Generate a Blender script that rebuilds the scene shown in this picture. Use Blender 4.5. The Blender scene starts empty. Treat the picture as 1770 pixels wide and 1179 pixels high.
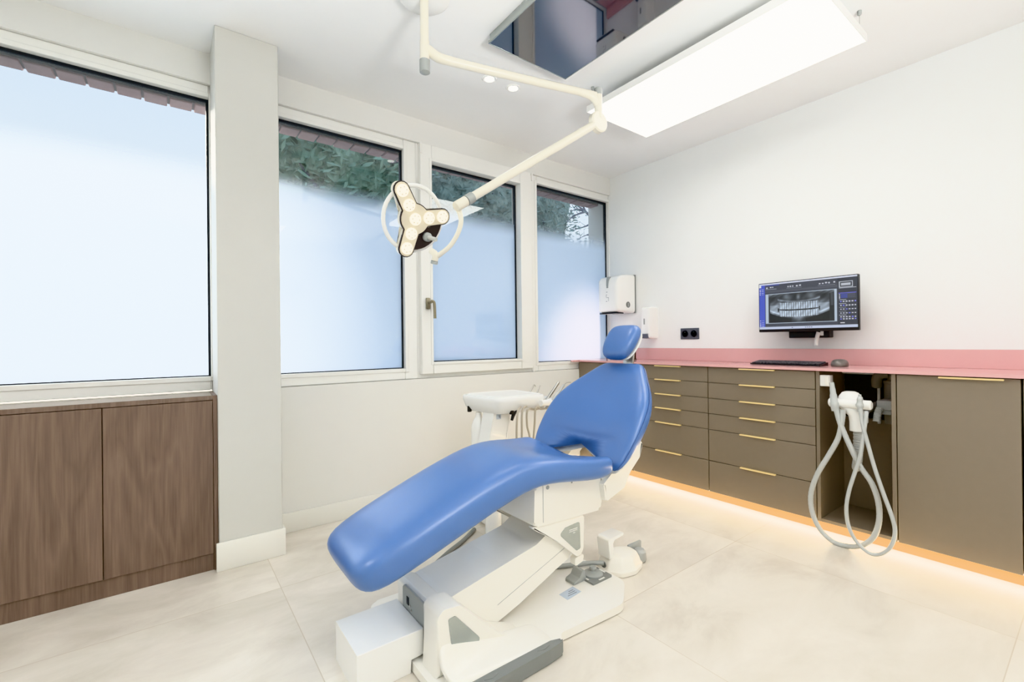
import bpy, bmesh, math, random
from mathutils import Vector, Matrix
import numpy as np

random.seed(7)
SC = bpy.context.scene
C = SC.collection
PI = math.pi
R = math.radians

# ------------------------------------------------------------------ camera
FPX, CW, CH, HC = 784.94, 1770, 1179, 1.07
YAW, PITCH, ROLL = R(52.9437), R(0.1175), R(-0.6459)
FWD = Vector((math.cos(YAW)*math.cos(PITCH), math.sin(YAW)*math.cos(PITCH), math.sin(PITCH)))
_r0 = Vector((math.sin(YAW), -math.cos(YAW), 0)); _u0 = _r0.cross(FWD)
RGT = _r0*math.cos(ROLL) + _u0*math.sin(ROLL); UPV = RGT.cross(FWD)
EYE = Vector((0, 0, HC))
cam = bpy.data.cameras.new('camera'); cam.sensor_fit = 'HORIZONTAL'; cam.sensor_width = 36.0
cam.lens = FPX*36.0/CW; cam.clip_start = 0.02; cam.clip_end = 200
camo = bpy.data.objects.new('camera', cam); C.objects.link(camo)
m = Matrix((RGT, UPV, -FWD)).transposed().to_4x4(); m.translation = EYE
camo.matrix_world = m
SC.camera = camo

def at(px, py, axis, val):
    """point of the room seen at a photo pixel, on the plane axis = val"""
    d = FWD*FPX + RGT*(px-CW/2) - UPV*(py-CH/2)
    t = (val-EYE[axis])/d[axis]
    return EYE + d*t

def atd(px, py, depth):
    d = FWD*FPX + RGT*(px-CW/2) - UPV*(py-CH/2)
    return EYE + d*(depth/FPX)

# --------------------------------------------------------------- materials
MATS = {}
def lin(c):
    return tuple(((x/255)/12.92 if x/255 <= 0.04045 else ((x/255+0.055)/1.055)**2.4) for x in c)

def mat(name, rgb, rough=0.5, metal=0.0, noise=0.0, nscale=8.0, bump=0.0, bscale=200.0, coat=0.0,
        emit=None, estr=0.0, spec=0.5, stretch=None, trans=0.0):
    m = bpy.data.materials.new(name); m.use_nodes = True
    nt = m.node_tree; b = nt.nodes['Principled BSDF']
    col = lin(rgb) + (1,)
    b.inputs['Base Color'].default_value = col
    b.inputs['Roughness'].default_value = rough
    b.inputs['Metallic'].default_value = metal
    b.inputs['Specular IOR Level'].default_value = spec
    b.inputs['Coat Weight'].default_value = coat
    b.inputs['Transmission Weight'].default_value = trans
    tc = nt.nodes.new('ShaderNodeTexCoord')
    mp = nt.nodes.new('ShaderNodeMapping'); nt.links.new(tc.outputs['Object'], mp.inputs['Vector'])
    if stretch: mp.inputs['Scale'].default_value = stretch
    n = nt.nodes.new('ShaderNodeTexNoise'); n.inputs['Scale'].default_value = nscale; n.inputs['Detail'].default_value = 5
    nt.links.new(mp.outputs['Vector'], n.inputs['Vector'])
    mx = nt.nodes.new('ShaderNodeMix'); mx.data_type = 'RGBA'
    k = max(noise, 0.012)
    mx.inputs['A'].default_value = tuple(c*(1-k) for c in col[:3]) + (1,)
    mx.inputs['B'].default_value = tuple(min(1, c*(1+k)) for c in col[:3]) + (1,)
    nt.links.new(n.outputs['Fac'], mx.inputs['Factor'])
    nt.links.new(mx.outputs['Result'], b.inputs['Base Color'])
    if bump > 0:
        n2 = nt.nodes.new('ShaderNodeTexNoise'); n2.inputs['Scale'].default_value = bscale
        nt.links.new(tc.outputs['Object'], n2.inputs['Vector'])
        bp = nt.nodes.new('ShaderNodeBump'); bp.inputs['Strength'].default_value = bump; bp.inputs['Distance'].default_value = 0.002
        nt.links.new(n2.outputs['Fac'], bp.inputs['Height']); nt.links.new(bp.outputs['Normal'], b.inputs['Normal'])
    if emit:
        b.inputs['Emission Color'].default_value = lin(emit) + (1,)
        b.inputs['Emission Strength'].default_value = estr
    MATS[name] = m
    return m

WALL = mat('white_wall_paint', (238, 240, 239), 0.75, noise=0.01, bump=0.06, bscale=350)
WALL_SHADE = mat('shade_toned_wall_paint', (226, 226, 222), 0.75, noise=0.01, bump=0.06, bscale=350)  # wall paint darkened: dimmer light on the window wall is in the colour
PILLAR_SHADE = mat('shade_toned_pillar_paint', (206, 206, 201), 0.75, noise=0.01)  # shade on the pillar is put into this darker paint colour
CEIL = mat('white_ceiling_paint', (238, 239, 238), 0.8, noise=0.01)
PVC = mat('white_window_profile', (236, 236, 232), 0.35)
BASEB = mat('white_skirting_paint', (232, 231, 224), 0.45)
GASKET = mat('black_glazing_gasket', (22, 26, 34), 0.5)
WHITE = mat('white_plastic', (240, 240, 237), 0.22, coat=0.2)
CREAM = mat('cream_plastic', (238, 236, 229), 0.28, coat=0.2)
LAMPC = mat('cream_lamp_enamel', (226, 222, 208), 0.3, coat=0.2)
GREYP = mat('grey_plastic', (156, 160, 158), 0.45)
DGREY = mat('dark_grey_rubber', (126, 129, 127), 0.55, bump=0.1)
SILV = mat('silver_grey_inset', (178, 184, 180), 0.25, metal=0.6)
SLATE = mat('slate_plastic', (62, 65, 74), 0.4)
BLACK = mat('black_plastic', (24, 24, 27), 0.4)
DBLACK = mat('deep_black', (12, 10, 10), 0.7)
CHROME = mat('brushed_steel', (190, 188, 182), 0.28, metal=1.0)
BRASS = mat('brass_pull', (250, 226, 168), 0.4, metal=0.15)
BRONZE = mat('bronze_handle', (140, 133, 112), 0.42, metal=0.4)
LEATH = mat('blue_leatherette', (78, 113, 170), 0.32, noise=0.05, nscale=4, bump=0.10, bscale=420, spec=0.65, coat=0.08)
SEAM = mat('dark_blue_seam', (48, 78, 132), 0.5)
TAUPE = mat('taupe_laminate', (127, 116, 101), 0.5, noise=0.03, nscale=30, bump=0.03)
TAUPED = mat('taupe_laminate_inside', (92, 80, 62), 0.6)
PINK = mat('dusty_pink_worktop', (214, 168, 167), 0.16, noise=0.02, nscale=20)
HOSE = mat('pale_grey_hose', (180, 183, 181), 0.5)
HOSEG = mat('mid_grey_hose', (168, 170, 168), 0.5)
BEIGEH = mat('taupe_instrument_hose', (176, 168, 152), 0.5)
PIPE = mat('grey_drain_pipe', (140, 136, 126), 0.5)
TOE = mat('amber_led_profile', (120, 80, 30), 0.55, noise=0.05, nscale=5, emit=(255, 206, 124), estr=0.95)
STICK = mat('pale_blue_sticker', (190, 202, 214), 0.35)
PRINT = mat('grey_print', (120, 124, 132), 0.5)
WPRINT = mat('white_print', (232, 232, 228), 0.5)
GREEN = mat('green_translucent_filter', (176, 212, 190), 0.3)
BRICK = mat('dusky_brick', (196, 172, 176), 0.85, noise=0.18, nscale=14, bump=0.4, bscale=60)
MORTAR = mat('brick_mortar', (150, 146, 150), 0.9)
LEAF = mat('dark_green_leaf', (122, 142, 138), 0.6, noise=0.3, nscale=2)
LEAF2 = mat('mid_green_leaf', (124, 152, 136), 0.6, noise=0.3, nscale=2)
BARK = mat('grey_bark', (104, 108, 122), 0.9, noise=0.2)
PANEL = mat('light_panel_diffuser', (255, 255, 255), 0.6, emit=(255, 253, 248), estr=7.0)
LEDL = mat('led_lens', (255, 250, 235), 0.3, emit=(255, 246, 226), estr=2.6)
SPOT = mat('downlight_lens', (255, 255, 255), 0.4, emit=(255, 253, 246), estr=5.0)
LAMPIN = mat('lamp_head_face', (206, 198, 180), 0.35)
LAMPBK = mat('lamp_black_housing', (44, 34, 36), 0.35)
PAPER = mat('white_paper', (246, 246, 244), 0.8)

def wood():
    m = bpy.data.materials.new('walnut_veneer'); m.use_nodes = True
    nt = m.node_tree; b = nt.nodes['Principled BSDF']; b.inputs['Roughness'].default_value = 0.45
    tc = nt.nodes.new('ShaderNodeTexCoord'); mp = nt.nodes.new('ShaderNodeMapping')
    oi = nt.nodes.new('ShaderNodeObjectInfo')
    nt.links.new(tc.outputs['Object'], mp.inputs['Vector'])
    add = nt.nodes.new('ShaderNodeVectorMath'); add.operation = 'ADD'
    nt.links.new(mp.outputs['Vector'], add.inputs[0])
    sc = nt.nodes.new('ShaderNodeVectorMath'); sc.operation = 'SCALE'; sc.inputs['Scale'].default_value = 13.0
    nt.links.new(oi.outputs['Random'], sc.inputs[0]); nt.links.new(sc.outputs[0], add.inputs[1])
    mp.inputs['Scale'].default_value = (5.0, 5.0, 0.55)
    w = nt.nodes.new('ShaderNodeTexNoise'); w.inputs['Scale'].default_value = 1.1; w.inputs['Detail'].default_value = 3
    w.inputs['Distortion'].default_value = 0.8
    nt.links.new(add.outputs[0], w.inputs['Vector'])
    mul = nt.nodes.new('ShaderNodeMath'); mul.operation = 'MULTIPLY'; mul.inputs[1].default_value = 16.0
    nt.links.new(w.outputs['Fac'], mul.inputs[0])
    fr = nt.nodes.new('ShaderNodeMath'); fr.operation = 'PINGPONG'; fr.inputs[1].default_value = 1.0
    nt.links.new(mul.outputs[0], fr.inputs[0])
    mp2 = nt.nodes.new('ShaderNodeMapping'); mp2.inputs['Scale'].default_value = (90, 90, 3)
    nt.links.new(tc.outputs['Object'], mp2.inputs['Vector'])
    g = nt.nodes.new('ShaderNodeTexNoise'); g.inputs['Scale'].default_value = 2.0; g.inputs['Detail'].default_value = 6
    nt.links.new(mp2.outputs['Vector'], g.inputs['Vector'])
    mixf = nt.nodes.new('ShaderNodeMix'); mixf.inputs['Factor'].default_value = 0.74
    nt.links.new(fr.outputs[0], mixf.inputs['A']); nt.links.new(g.outputs['Fac'], mixf.inputs['B'])
    cr = nt.nodes.new('ShaderNodeValToRGB')
    cr.color_ramp.elements[0].position = 0.18; cr.color_ramp.elements[0].color = lin((98, 81, 70)) + (1,)
    cr.color_ramp.elements[1].position = 0.85; cr.color_ramp.elements[1].color = lin((131, 111, 97)) + (1,)
    nt.links.new(mixf.outputs['Result'], cr.inputs['Fac'])
    nt.links.new(cr.outputs['Color'], b.inputs['Base Color'])
    return m
WOOD = wood()
WOODTOP = wood(); WOODTOP.name = 'walnut_veneer_polished'
WOODTOP.node_tree.nodes['Principled BSDF'].inputs['Roughness'].default_value = 0.12

def floor_mat():
    m = bpy.data.materials.new('beige_porcelain_tiles'); m.use_nodes = True
    nt = m.node_tree; b = nt.nodes['Principled BSDF']
    b.inputs['Roughness'].default_value = 0.3; b.inputs['Specular IOR Level'].default_value = 0.45
    ge = nt.nodes.new('ShaderNodeNewGeometry'); sx = nt.nodes.new('ShaderNodeSeparateXYZ')
    nt.links.new(ge.outputs['Position'], sx.inputs[0])
    def line(out, off):
        a = nt.nodes.new('ShaderNodeMath'); a.operation = 'ADD'; a.inputs[1].default_value = -off + 20
        nt.links.new(out, a.inputs[0])
        f = nt.nodes.new('ShaderNodeMath'); f.operation = 'FRACT'; nt.links.new(a.outputs[0], f.inputs[0])
        p = nt.nodes.new('ShaderNodeMath'); p.operation = 'PINGPONG'; p.inputs[1].default_value = 0.5
        nt.links.new(f.outputs[0], p.inputs[0])
        l = nt.nodes.new('ShaderNodeMath'); l.operation = 'LESS_THAN'; l.inputs[1].default_value = 0.0016
        nt.links.new(p.outputs[0], l.inputs[0])
        fl = nt.nodes.new('ShaderNodeMath'); fl.operation = 'FLOOR'; nt.links.new(a.outputs[0], fl.inputs[0])
        return l.outputs[0], fl.outputs[0]
    lx, ix = line(sx.outputs['X'], 0.385); ly, iy = line(sx.outputs['Y'], 0.215)
    mxl = nt.nodes.new('ShaderNodeMath'); mxl.operation = 'MAXIMUM'
    nt.links.new(lx, mxl.inputs[0]); nt.links.new(ly, mxl.inputs[1])
    cb = nt.nodes.new('ShaderNodeCombineXYZ'); nt.links.new(ix, cb.inputs[0]); nt.links.new(iy, cb.inputs[1])
    wn = nt.nodes.new('ShaderNodeTexWhiteNoise'); nt.links.new(cb.outputs[0], wn.inputs['Vector'])
    sc = nt.nodes.new('ShaderNodeVectorMath'); sc.operation = 'SCALE'; sc.inputs['Scale'].default_value = 40
    nt.links.new(wn.outputs['Color'], sc.inputs[0])
    ad = nt.nodes.new('ShaderNodeVectorMath'); ad.operation = 'ADD'
    nt.links.new(ge.outputs['Position'], ad.inputs[0]); nt.links.new(sc.outputs[0], ad.inputs[1])
    mp = nt.nodes.new('ShaderNodeMapping'); mp.inputs['Scale'].default_value = (1.0, 1.8, 1); nt.links.new(ad.outputs[0], mp.inputs['Vector'])
    n = nt.nodes.new('ShaderNodeTexNoise'); n.inputs['Scale'].default_value = 2.2; n.inputs['Detail'].default_value = 7; n.inputs['Roughness'].default_value = 0.62
    n.inputs['Distortion'].default_value = 0.5
    nt.links.new(mp.outputs[0], n.inputs['Vector'])
    cr = nt.nodes.new('ShaderNodeValToRGB')
    cr.color_ramp.elements[0].position = 0.28; cr.color_ramp.elements[0].color = lin((198, 191, 179)) + (1,)
    cr.color_ramp.elements[1].position = 0.66; cr.color_ramp.elements[1].color = lin((228, 222, 212)) + (1,)
    nt.links.new(n.outputs['Fac'], cr.inputs['Fac'])
    mx = nt.nodes.new('ShaderNodeMix'); mx.data_type = 'RGBA'
    nt.links.new(mxl.outputs[0], mx.inputs['Factor']); nt.links.new(cr.outputs['Color'], mx.inputs['A'])
    mx.inputs['B'].default_value = lin((196, 186, 170)) + (1,)
    nt.links.new(mx.outputs['Result'], b.inputs['Base Color'])
    return m
FLOOR = floor_mat()

def pane_mat():
    """clear above, frosted film below; mirror-like sheen over both"""
    m = bpy.data.materials.new('window_pane_with_frosted_film'); m.use_nodes = True
    nt = m.node_tree; nt.nodes.clear()
    out = nt.nodes.new('ShaderNodeOutputMaterial')
    ge = nt.nodes.new('ShaderNodeNewGeometry'); sx = nt.nodes.new('ShaderNodeSeparateXYZ')
    nt.links.new(ge.outputs['Position'], sx.inputs[0])
    mr = nt.nodes.new('ShaderNodeMapRange'); mr.interpolation_type = 'SMOOTHSTEP'
    mr.inputs['From Min'].default_value = 2.07; mr.inputs['From Max'].default_value = 1.90
    nt.links.new(sx.outputs['Z'], mr.inputs['Value'])
    cl = nt.nodes.new('ShaderNodeBsdfTransparent'); cl.inputs['Color'].default_value = (0.86, 0.9, 0.9, 1)
    tr = nt.nodes.new('ShaderNodeBsdfTranslucent'); tr.inputs['Color'].default_value = (0.66, 0.80, 0.97, 1)
    df = nt.nodes.new('ShaderNodeBsdfDiffuse'); df.inputs['Color'].default_value = (0.70, 0.82, 0.97, 1)
    f = nt.nodes.new('ShaderNodeMixShader'); f.inputs[0].default_value = 0.3
    nt.links.new(tr.outputs[0], f.inputs[1]); nt.links.new(df.outputs[0], f.inputs[2])
    a = nt.nodes.new('ShaderNodeMixShader')
    nt.links.new(mr.outputs[0], a.inputs[0]); nt.links.new(cl.outputs[0], a.inputs[1]); nt.links.new(f.outputs[0], a.inputs[2])
    gl = nt.nodes.new('ShaderNodeBsdfGlossy'); gl.inputs['Roughness'].default_value = 0.0
    fr = nt.nodes.new('ShaderNodeFresnel'); fr.inputs['IOR'].default_value = 2.05
    b = nt.nodes.new('ShaderNodeMixShader')
    nt.links.new(fr.outputs[0], b.inputs[0]); nt.links.new(a.outputs[0], b.inputs[1]); nt.links.new(gl.outputs[0], b.inputs[2])
    nt.links.new(b.outputs[0], out.inputs['Surface'])
    return m
PANE = pane_mat()

def screen_glass():
    m = mat('dark_glossy_screen', (16, 26, 42), 0.03, spec=1.0, coat=1.0); m.node_tree.nodes['Principled BSDF'].inputs['IOR'].default_value = 1.7
    return m
TVG = screen_glass()

def attr_emit(name, strength):
    m = bpy.data.materials.new(name); m.use_nodes = True
    nt = m.node_tree; b = nt.nodes['Principled BSDF']
    a = nt.nodes.new('ShaderNodeAttribute'); a.attribute_name = 'picture'
    b.inputs['Base Color'].default_value = (0.02, 0.02, 0.02, 1); b.inputs['Roughness'].default_value = 0.3
    nt.links.new(a.outputs['Color'], b.inputs['Emission Color']); b.inputs['Emission Strength'].default_value = strength
    return m
SCREEN = attr_emit('lit_monitor_picture', 0.9)

# ----------------------------------------------------------------- helpers
def origin_of(p):
    v = Vector((0, 0, 0))
    while p is not None:
        v += p.location; p = p.parent
    return v

def obj(name, bm, m, parent=None, smooth=True, angle=38, sub=0):
    me = bpy.data.meshes.new(name)
    bmesh.ops.recalc_face_normals(bm, faces=bm.faces)
    if parent is None:
        xs = [v.co for v in bm.verts]
        o0 = Vector(((min(v.x for v in xs)+max(v.x for v in xs))/2, (min(v.y for v in xs)+max(v.y for v in xs))/2, min(v.z for v in xs)))
    else:
        o0 = origin_of(parent)
    bmesh.ops.translate(bm, verts=bm.verts, vec=-o0)
    bm.to_mesh(me); bm.free()
    if smooth:
        for p in me.polygons: p.use_smooth = True
        me.set_sharp_from_angle(angle=R(angle))
    o = bpy.data.objects.new(name, me); C.objects.link(o)
    if parent is None: o.location = o0
    else: o.parent = parent
    if m: me.materials.append(m)
    if sub:
        s = o.modifiers.new('smooth', 'SUBSURF'); s.levels = sub; s.render_levels = sub
    return o

def thing(name, label, cat, loc, group=None):
    o = bpy.data.objects.new(name, None); C.objects.link(o)
    o.location = loc; o.empty_display_size = 0.05
    o['label'] = label; o['category'] = cat
    if group: o['group'] = group
    return o

def tag(o, label, cat, group=None):
    o['label'] = label; o['category'] = cat
    if group: o['group'] = group
    return o

def struct(name, bm, m, **k):
    o = obj(name, bm, m, None, **k); o['kind'] = 'structure'
    return o

def NB(): return bmesh.new()

def bx(bm, x0, x1, y0, y1, z0, z1, bev=0.0, seg=2):
    r = bmesh.ops.create_cube(bm, size=1.0)
    vs = r['verts']
    for v in vs:
        v.co = Vector((x0+(v.co.x+.5)*(x1-x0), y0+(v.co.y+.5)*(y1-y0), z0+(v.co.z+.5)*(z1-z0)))
    if bev > 0:
        es = list({e for v in vs for e in v.link_edges})
        bmesh.ops.bevel(bm, geom=es, offset=bev, segments=seg, affect='EDGES', profile=0.5)
    return bm

def box(x0, x1, y0, y1, z0, z1, bev=0.0, seg=2):
    return bx(NB(), x0, x1, y0, y1, z0, z1, bev, seg)

def prism(bm, pts, plane, lo, hi, bev=0.0, seg=2):
    def P(a, b, t):
        return {'xz': Vector((a, t, b)), 'xy': Vector((a, b, t)), 'yz': Vector((t, a, b))}[plane]
    A = [bm.verts.new(P(a, b, lo)) for a, b in pts]; B = [bm.verts.new(P(a, b, hi)) for a, b in pts]
    n = len(pts); fs = [bm.faces.new(A), bm.faces.new(B[::-1])]
    for i in range(n):
        fs.append(bm.faces.new((A[i], B[i], B[(i+1) % n], A[(i+1) % n])))
    if bev > 0:
        es = [e for f in fs[:2] for e in f.edges]
        bmesh.ops.bevel(bm, geom=list(set(es)), offset=bev, segments=seg, affect='EDGES', profile=0.5)
    return bm

def rounded(pts, r, n=6):
    """polygon with rounded corners; r one number or one per corner"""
    out = []; N = len(pts)
    for i in range(N):
        p = Vector(pts[i]); a = Vector(pts[i-1]); c = Vector(pts[(i+1) % N])
        ri = r[i] if isinstance(r, (list, tuple)) else r
        if ri <= 0: out.append(tuple(p)); continue
        d1 = (a-p); d2 = (c-p); l1 = d1.length; l2 = d2.length; d1.normalize(); d2.normalize()
        ang = d1.angle(d2); t = min(ri/math.tan(ang/2), l1*.48, l2*.48)
        p1 = p+d1*t; p2 = p+d2*t
        for k in range(n+1):
            u = k/n
            out.append(tuple(p1*(1-u)**2 + p*2*u*(1-u) + p2*u*u))
    return out

def spline(pts, n=8):
    P = [Vector(p) for p in pts]; out = []
    for i in range(len(P)-1):
        p0 = P[i-1] if i else P[0]*2-P[1]; p1 = P[i]; p2 = P[i+1]
        p3 = P[i+2] if i+2 < len(P) else P[-1]*2-P[-2]
        for k in range(n):
            t = k/n
            out.append(0.5*((2*p1)+(p2-p0)*t+(2*p0-5*p1+4*p2-p3)*t*t+(3*p1-p0-3*p2+p3)*t**3))
    out.append(P[-1]); return out

def tube(bm, pts, r, seg=12, smooth=6, rib=0.0, cap=True):
    P = spline(pts, smooth) if smooth else [Vector(p) for p in pts]
    n = len(P); rings = []
    tan = [(P[min(i+1, n-1)]-P[max(i-1, 0)]).normalized() for i in range(n)]
    up = Vector((0, 0, 1)) if abs(tan[0].z) < .9 else Vector((1, 0, 0))
    nrm = (up - tan[0]*up.dot(tan[0])).normalized()
    for i in range(n):
        nrm = (nrm - tan[i]*nrm.dot(tan[i])).normalized()
        bn = tan[i].cross(nrm)
        if isinstance(r, (list, tuple)):
            f = i/(n-1)*(len(r)-1); k = min(int(f), len(r)-2); rr = r[k]*(1-f+k)+r[k+1]*(f-k)
        else: rr = r
        if rib and i % 2: rr *= 1-rib
        rings.append([bm.verts.new(P[i]+nrm*math.cos(2*PI*j/seg)*rr+bn*math.sin(2*PI*j/seg)*rr) for j in range(seg)])
    for a, b in zip(rings, rings[1:]):
        for j in range(seg): bm.faces.new((a[j], a[(j+1) % seg], b[(j+1) % seg], b[j]))
    if cap:
        bm.faces.new(rings[0][::-1]); bm.faces.new(rings[-1])
    return bm

def lathe(bm, prof, o, axis=(0, 0, 1), seg=32):
    o = Vector(o); ax = Vector(axis).normalized()
    up = Vector((0, 0, 1)) if abs(ax.z) < .9 else Vector((1, 0, 0))
    u = (up-ax*up.dot(ax)).normalized(); w = ax.cross(u)
    rings = [[bm.verts.new(o+ax*t+(u*math.cos(2*PI*j/seg)+w*math.sin(2*PI*j/seg))*r) for j in range(seg)] for r, t in prof]
    for a, b in zip(rings, rings[1:]):
        for j in range(seg): bm.faces.new((a[j], a[(j+1) % seg], b[(j+1) % seg], b[j]))
    bm.faces.new(rings[0][::-1]); bm.faces.new(rings[-1])
    return bm

def loft(bm, rings, cap=True):
    V = [[bm.verts.new(p) for p in r] for r in rings]
    n = len(V[0])
    for a, b in zip(V, V[1:]):
        for j in range(n): bm.faces.new((a[j], a[(j+1) % n], b[(j+1) % n], b[j]))
    if cap:
        bm.faces.new(V[0][::-1]); bm.faces.new(V[-1])
    return bm

def frame(bm, x0, x1, z0, z1, w, y0, y1, bev=0.002):
    """rectangular ring in the xz plane; w = (left, right, bottom, top) widths"""
    l, r, b, t = w
    bx(bm, x0, x0+l, y0, y1, z0, z1, bev, 1); bx(bm, x1-r, x1, y0, y1, z0, z1, bev, 1)
    bx(bm, x0+l, x1-r, y0, y1, z0, z0+b, bev, 1); bx(bm, x0+l, x1-r, y0, y1, z1-t, z1, bev, 1)
    return bm

# ============================================================ ROOM SHELL
H = 2.594; XR = 3.317; YW = 2.838; XL = -2.1; YF = -1.9
YO = 3.12
struct('floor', box(XL-.15, XR+.15, YF-.15, YO, -.1, 0), FLOOR, smooth=False)
struct('ceiling', box(XL-.15, XR+.15, YF-.15, YO, H, H+.1), CEIL, smooth=False)
struct('wall_right', box(XR, XR+.15, YF-.15, YO, 0, H), WALL, smooth=False)
struct('wall_left', box(XL-.15, XL, YF-.15, YO, 0, H), WALL, smooth=False)
struct('wall_front', box(XL, XR, YF-.15, YF, 0, H), WALL, smooth=False)
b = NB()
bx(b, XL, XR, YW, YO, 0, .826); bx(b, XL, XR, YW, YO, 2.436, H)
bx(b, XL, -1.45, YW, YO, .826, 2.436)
struct('wall_back', b, WALL_SHADE, smooth=False)
struct('wall_pillar', box(.182, .455, 2.56, 2.95, 0, H, .003, 1), PILLAR_SHADE)
b = NB()
bx(b, .170, .467, 2.548, 2.559, 0, .135, .003); bx(b, .456, .467, 2.5595, YW-.001, 0, .135, .003)
struct('baseboard_pillar', b, BASEB)
struct('baseboard_back', box(.468, 2.85, YW-.011, YW-.0005, 0, .112, .003), BASEB)

# windows: fixed lights and the opening sash
def window(n, x0, x1, z0, z1, g, yf, sash=False):
    """g = glass opening (x0,x1,z0,z1)"""
    t = bpy.data.objects.new('window_%d' % n, None); C.objects.link(t); t.location = (x0, YW, z0); t['kind'] = 'structure'
    b = frame(NB(), x0, x1, z0, z1, (g[0]-x0, x1-g[1], g[2]-z0, z1-g[3]), yf, 2.94, .004)
    if not sash:
        frame(b, g[0]-.024, g[1]+.024, g[2]-.024, g[3]+.024, (.024,)*4, yf-.005, yf+.005, .002)
    else:
        frame(b, g[0]-.018, g[1]+.018, g[2]-.018, g[3]+.018, (.018,)*4, yf-.005, yf+.005, .002)
    obj('window_frame', b, PVC, t)
    yg = 2.892
    b = frame(NB(), g[0]-.001, g[1]+.001, g[2]-.001, g[3]+.001, (.012, .012, .007, .015), yg-.006, yg+.02, 0)
    obj('glazing_gasket', b, GASKET, t, smooth=False)
    b = NB(); vs = [b.verts.new(p) for p in ((g[0], yg, g[2]), (g[1], yg, g[2]), (g[1], yg, g[3]), (g[0], yg, g[3]))]; b.faces.new(vs)
    obj('glass_pane', b, PANE, t, smooth=False)
    return t
window(1, -1.45, .181, .835, 2.436, (-1.35, .176, .907, 2.372), 2.858)
window(2, .456, 1.352, .828, 2.436, (.468, 1.262, .9, 2.372), 2.858)
w3 = window(3, 1.368, 2.346, .856, 2.436, (1.455, 2.231, .937, 2.325), 2.826, sash=True)
window(4, 2.36, XR-.001, .828, 2.436, (2.428, 3.309, .898, 2.376), 2.858)
b = NB()
bx(b, 1.3525, 1.3675, 2.862, 2.94, .828, 2.436)
bx(b, 2.3465, 2.3595, 2.862, 2.94, .828, 2.436); bx(b, 1.3675, 2.3465, 2.862, 2.94, .828, .855)
o = struct('trim_1', b, PVC)
# handle and hinges on the sash
b = box(1.398, 1.428, 2.808, 2.8255, 1.30, 1.378, .006)
h = obj('handle_plate', b, BRONZE, w3)
b = lathe(NB(), [(.009, 0), (.009, .04)], (1.413, 2.808, 1.345), (0, -1, 0), 16)
tube(b, [(1.413, 2.772, 1.352), (1.425, 2.765, 1.35), (1.434, 2.765, 1.33), (1.438, 2.766, 1.235)], [.008, .0085, .010, .010], 12, 6)
obj('handle_lever', b, BRONZE, h)
for (hx, hz0, hz1) in ((1.372, 2.36, 2.43), (2.352, 2.37, 2.43), (2.352, .83, .875)):
    b = lathe(NB(), [(.007, 0), (.007, hz1-hz0)], (hx, 2.822, hz0), (0, 0, 1), 12)
    obj('hinge', b, PVC, w3)
# brick reveal above the windows, outside
b = NB(); x = -1.5
while x < 3.4:
    bx(b, x, x+.098, 2.99, 3.10+random.uniform(-.006, .006), 2.375, 2.432, .004, 1); x += .108
struct('trim_2', b, BRICK)
b = box(-1.5, 3.4, 2.985, 3.085, 2.384, 2.434)
struct('trim_3', b, MORTAR, smooth=False)

# ============================================================ CEILING FITTINGS
t = thing('ceiling_screen', 'large dark glossy flat screen fixed flat under the ceiling', 'screen', (1.58, 1.35, H))
b = box(1.275, 1.79, .93, 1.845, 2.552, H-.001, .004)
obj('back_housing', b, SILV, t)
b = frame(NB(), 1.27, 1.795, .925, 1.85, (.006,)*4, 2.545, 2.56, .001)
for v in b.verts: v.co = Vector((v.co.x, v.co.z, v.co.y))
obj('screen_frame', b, SILV, t)
b = box(1.2765, 1.7885, .9315, 1.8435, 2.5465, 2.5515)
obj('screen_glass', b, TVG, t, smooth=False)

t = thing('panel_light', 'big white rectangular light panel hanging on thin wires', 'ceiling light', (2.31, 1.29, 2.45))
b = box(2.0245, 2.5955, .6825, 1.8975, 2.450, 2.4525)
obj('diffuser', b, PANEL, t, smooth=False)
b = NB()
x0, x1, y0, y1 = 2.02, 2.60, .678, 1.902
bx(b, x0, 2.0242, y0, y1, 2.449, 2.485); bx(b, 2.5958, x1, y0, y1, 2.449, 2.485)
bx(b, 2.0242, 2.5958, y0, .6822, 2.449, 2.485); bx(b, 2.0242, 2.5958, 1.8978, y1, 2.449, 2.485)
bx(b, 2.0242, 2.5958, .6822, 1.8978, 2.455, 2.485)
obj('panel_frame', b, WHITE, t)
for wx, wy in ((2.578, .70), (2.04, .70), (2.578, 1.868), (2.04, 1.868)):
    wr = obj('suspension_wire', tube(NB(), [(wx, wy, 2.485), (wx, wy, H-.02)], .0012, 6, 0), CHROME, t)
    obj('wire_anchor', lathe(NB(), [(.004, 0), (.009, .006), (.009, .022)], (wx, wy, H-.0225), (0, 0, 1), 14), GREYP, wr)

for k, (px, py) in enumerate(((846, 137), (887, 153))):
    p = at(px, py, 2, H-.004)
    t = thing('downlight', ('round recessed ceiling spot, the one farther from the light panel', 'round recessed ceiling spot, the one closer to the light panel')[k],
              'ceiling light', (p.x, p.y, H-.004), 'recessed spots in the ceiling')
    b = lathe(NB(), [(.030, .0035), (.030, -.0005), (.040, -.002), (.044, .0035)], (p.x, p.y, H-.004), (0, 0, 1), 32)
    obj('trim_ring', b, WHITE, t)
    b = lathe(NB(), [(.028, 0), (.028, .003)], (p.x, p.y, H-.0052), (0, 0, 1), 28)
    obj('lens', b, SPOT, t)

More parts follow.
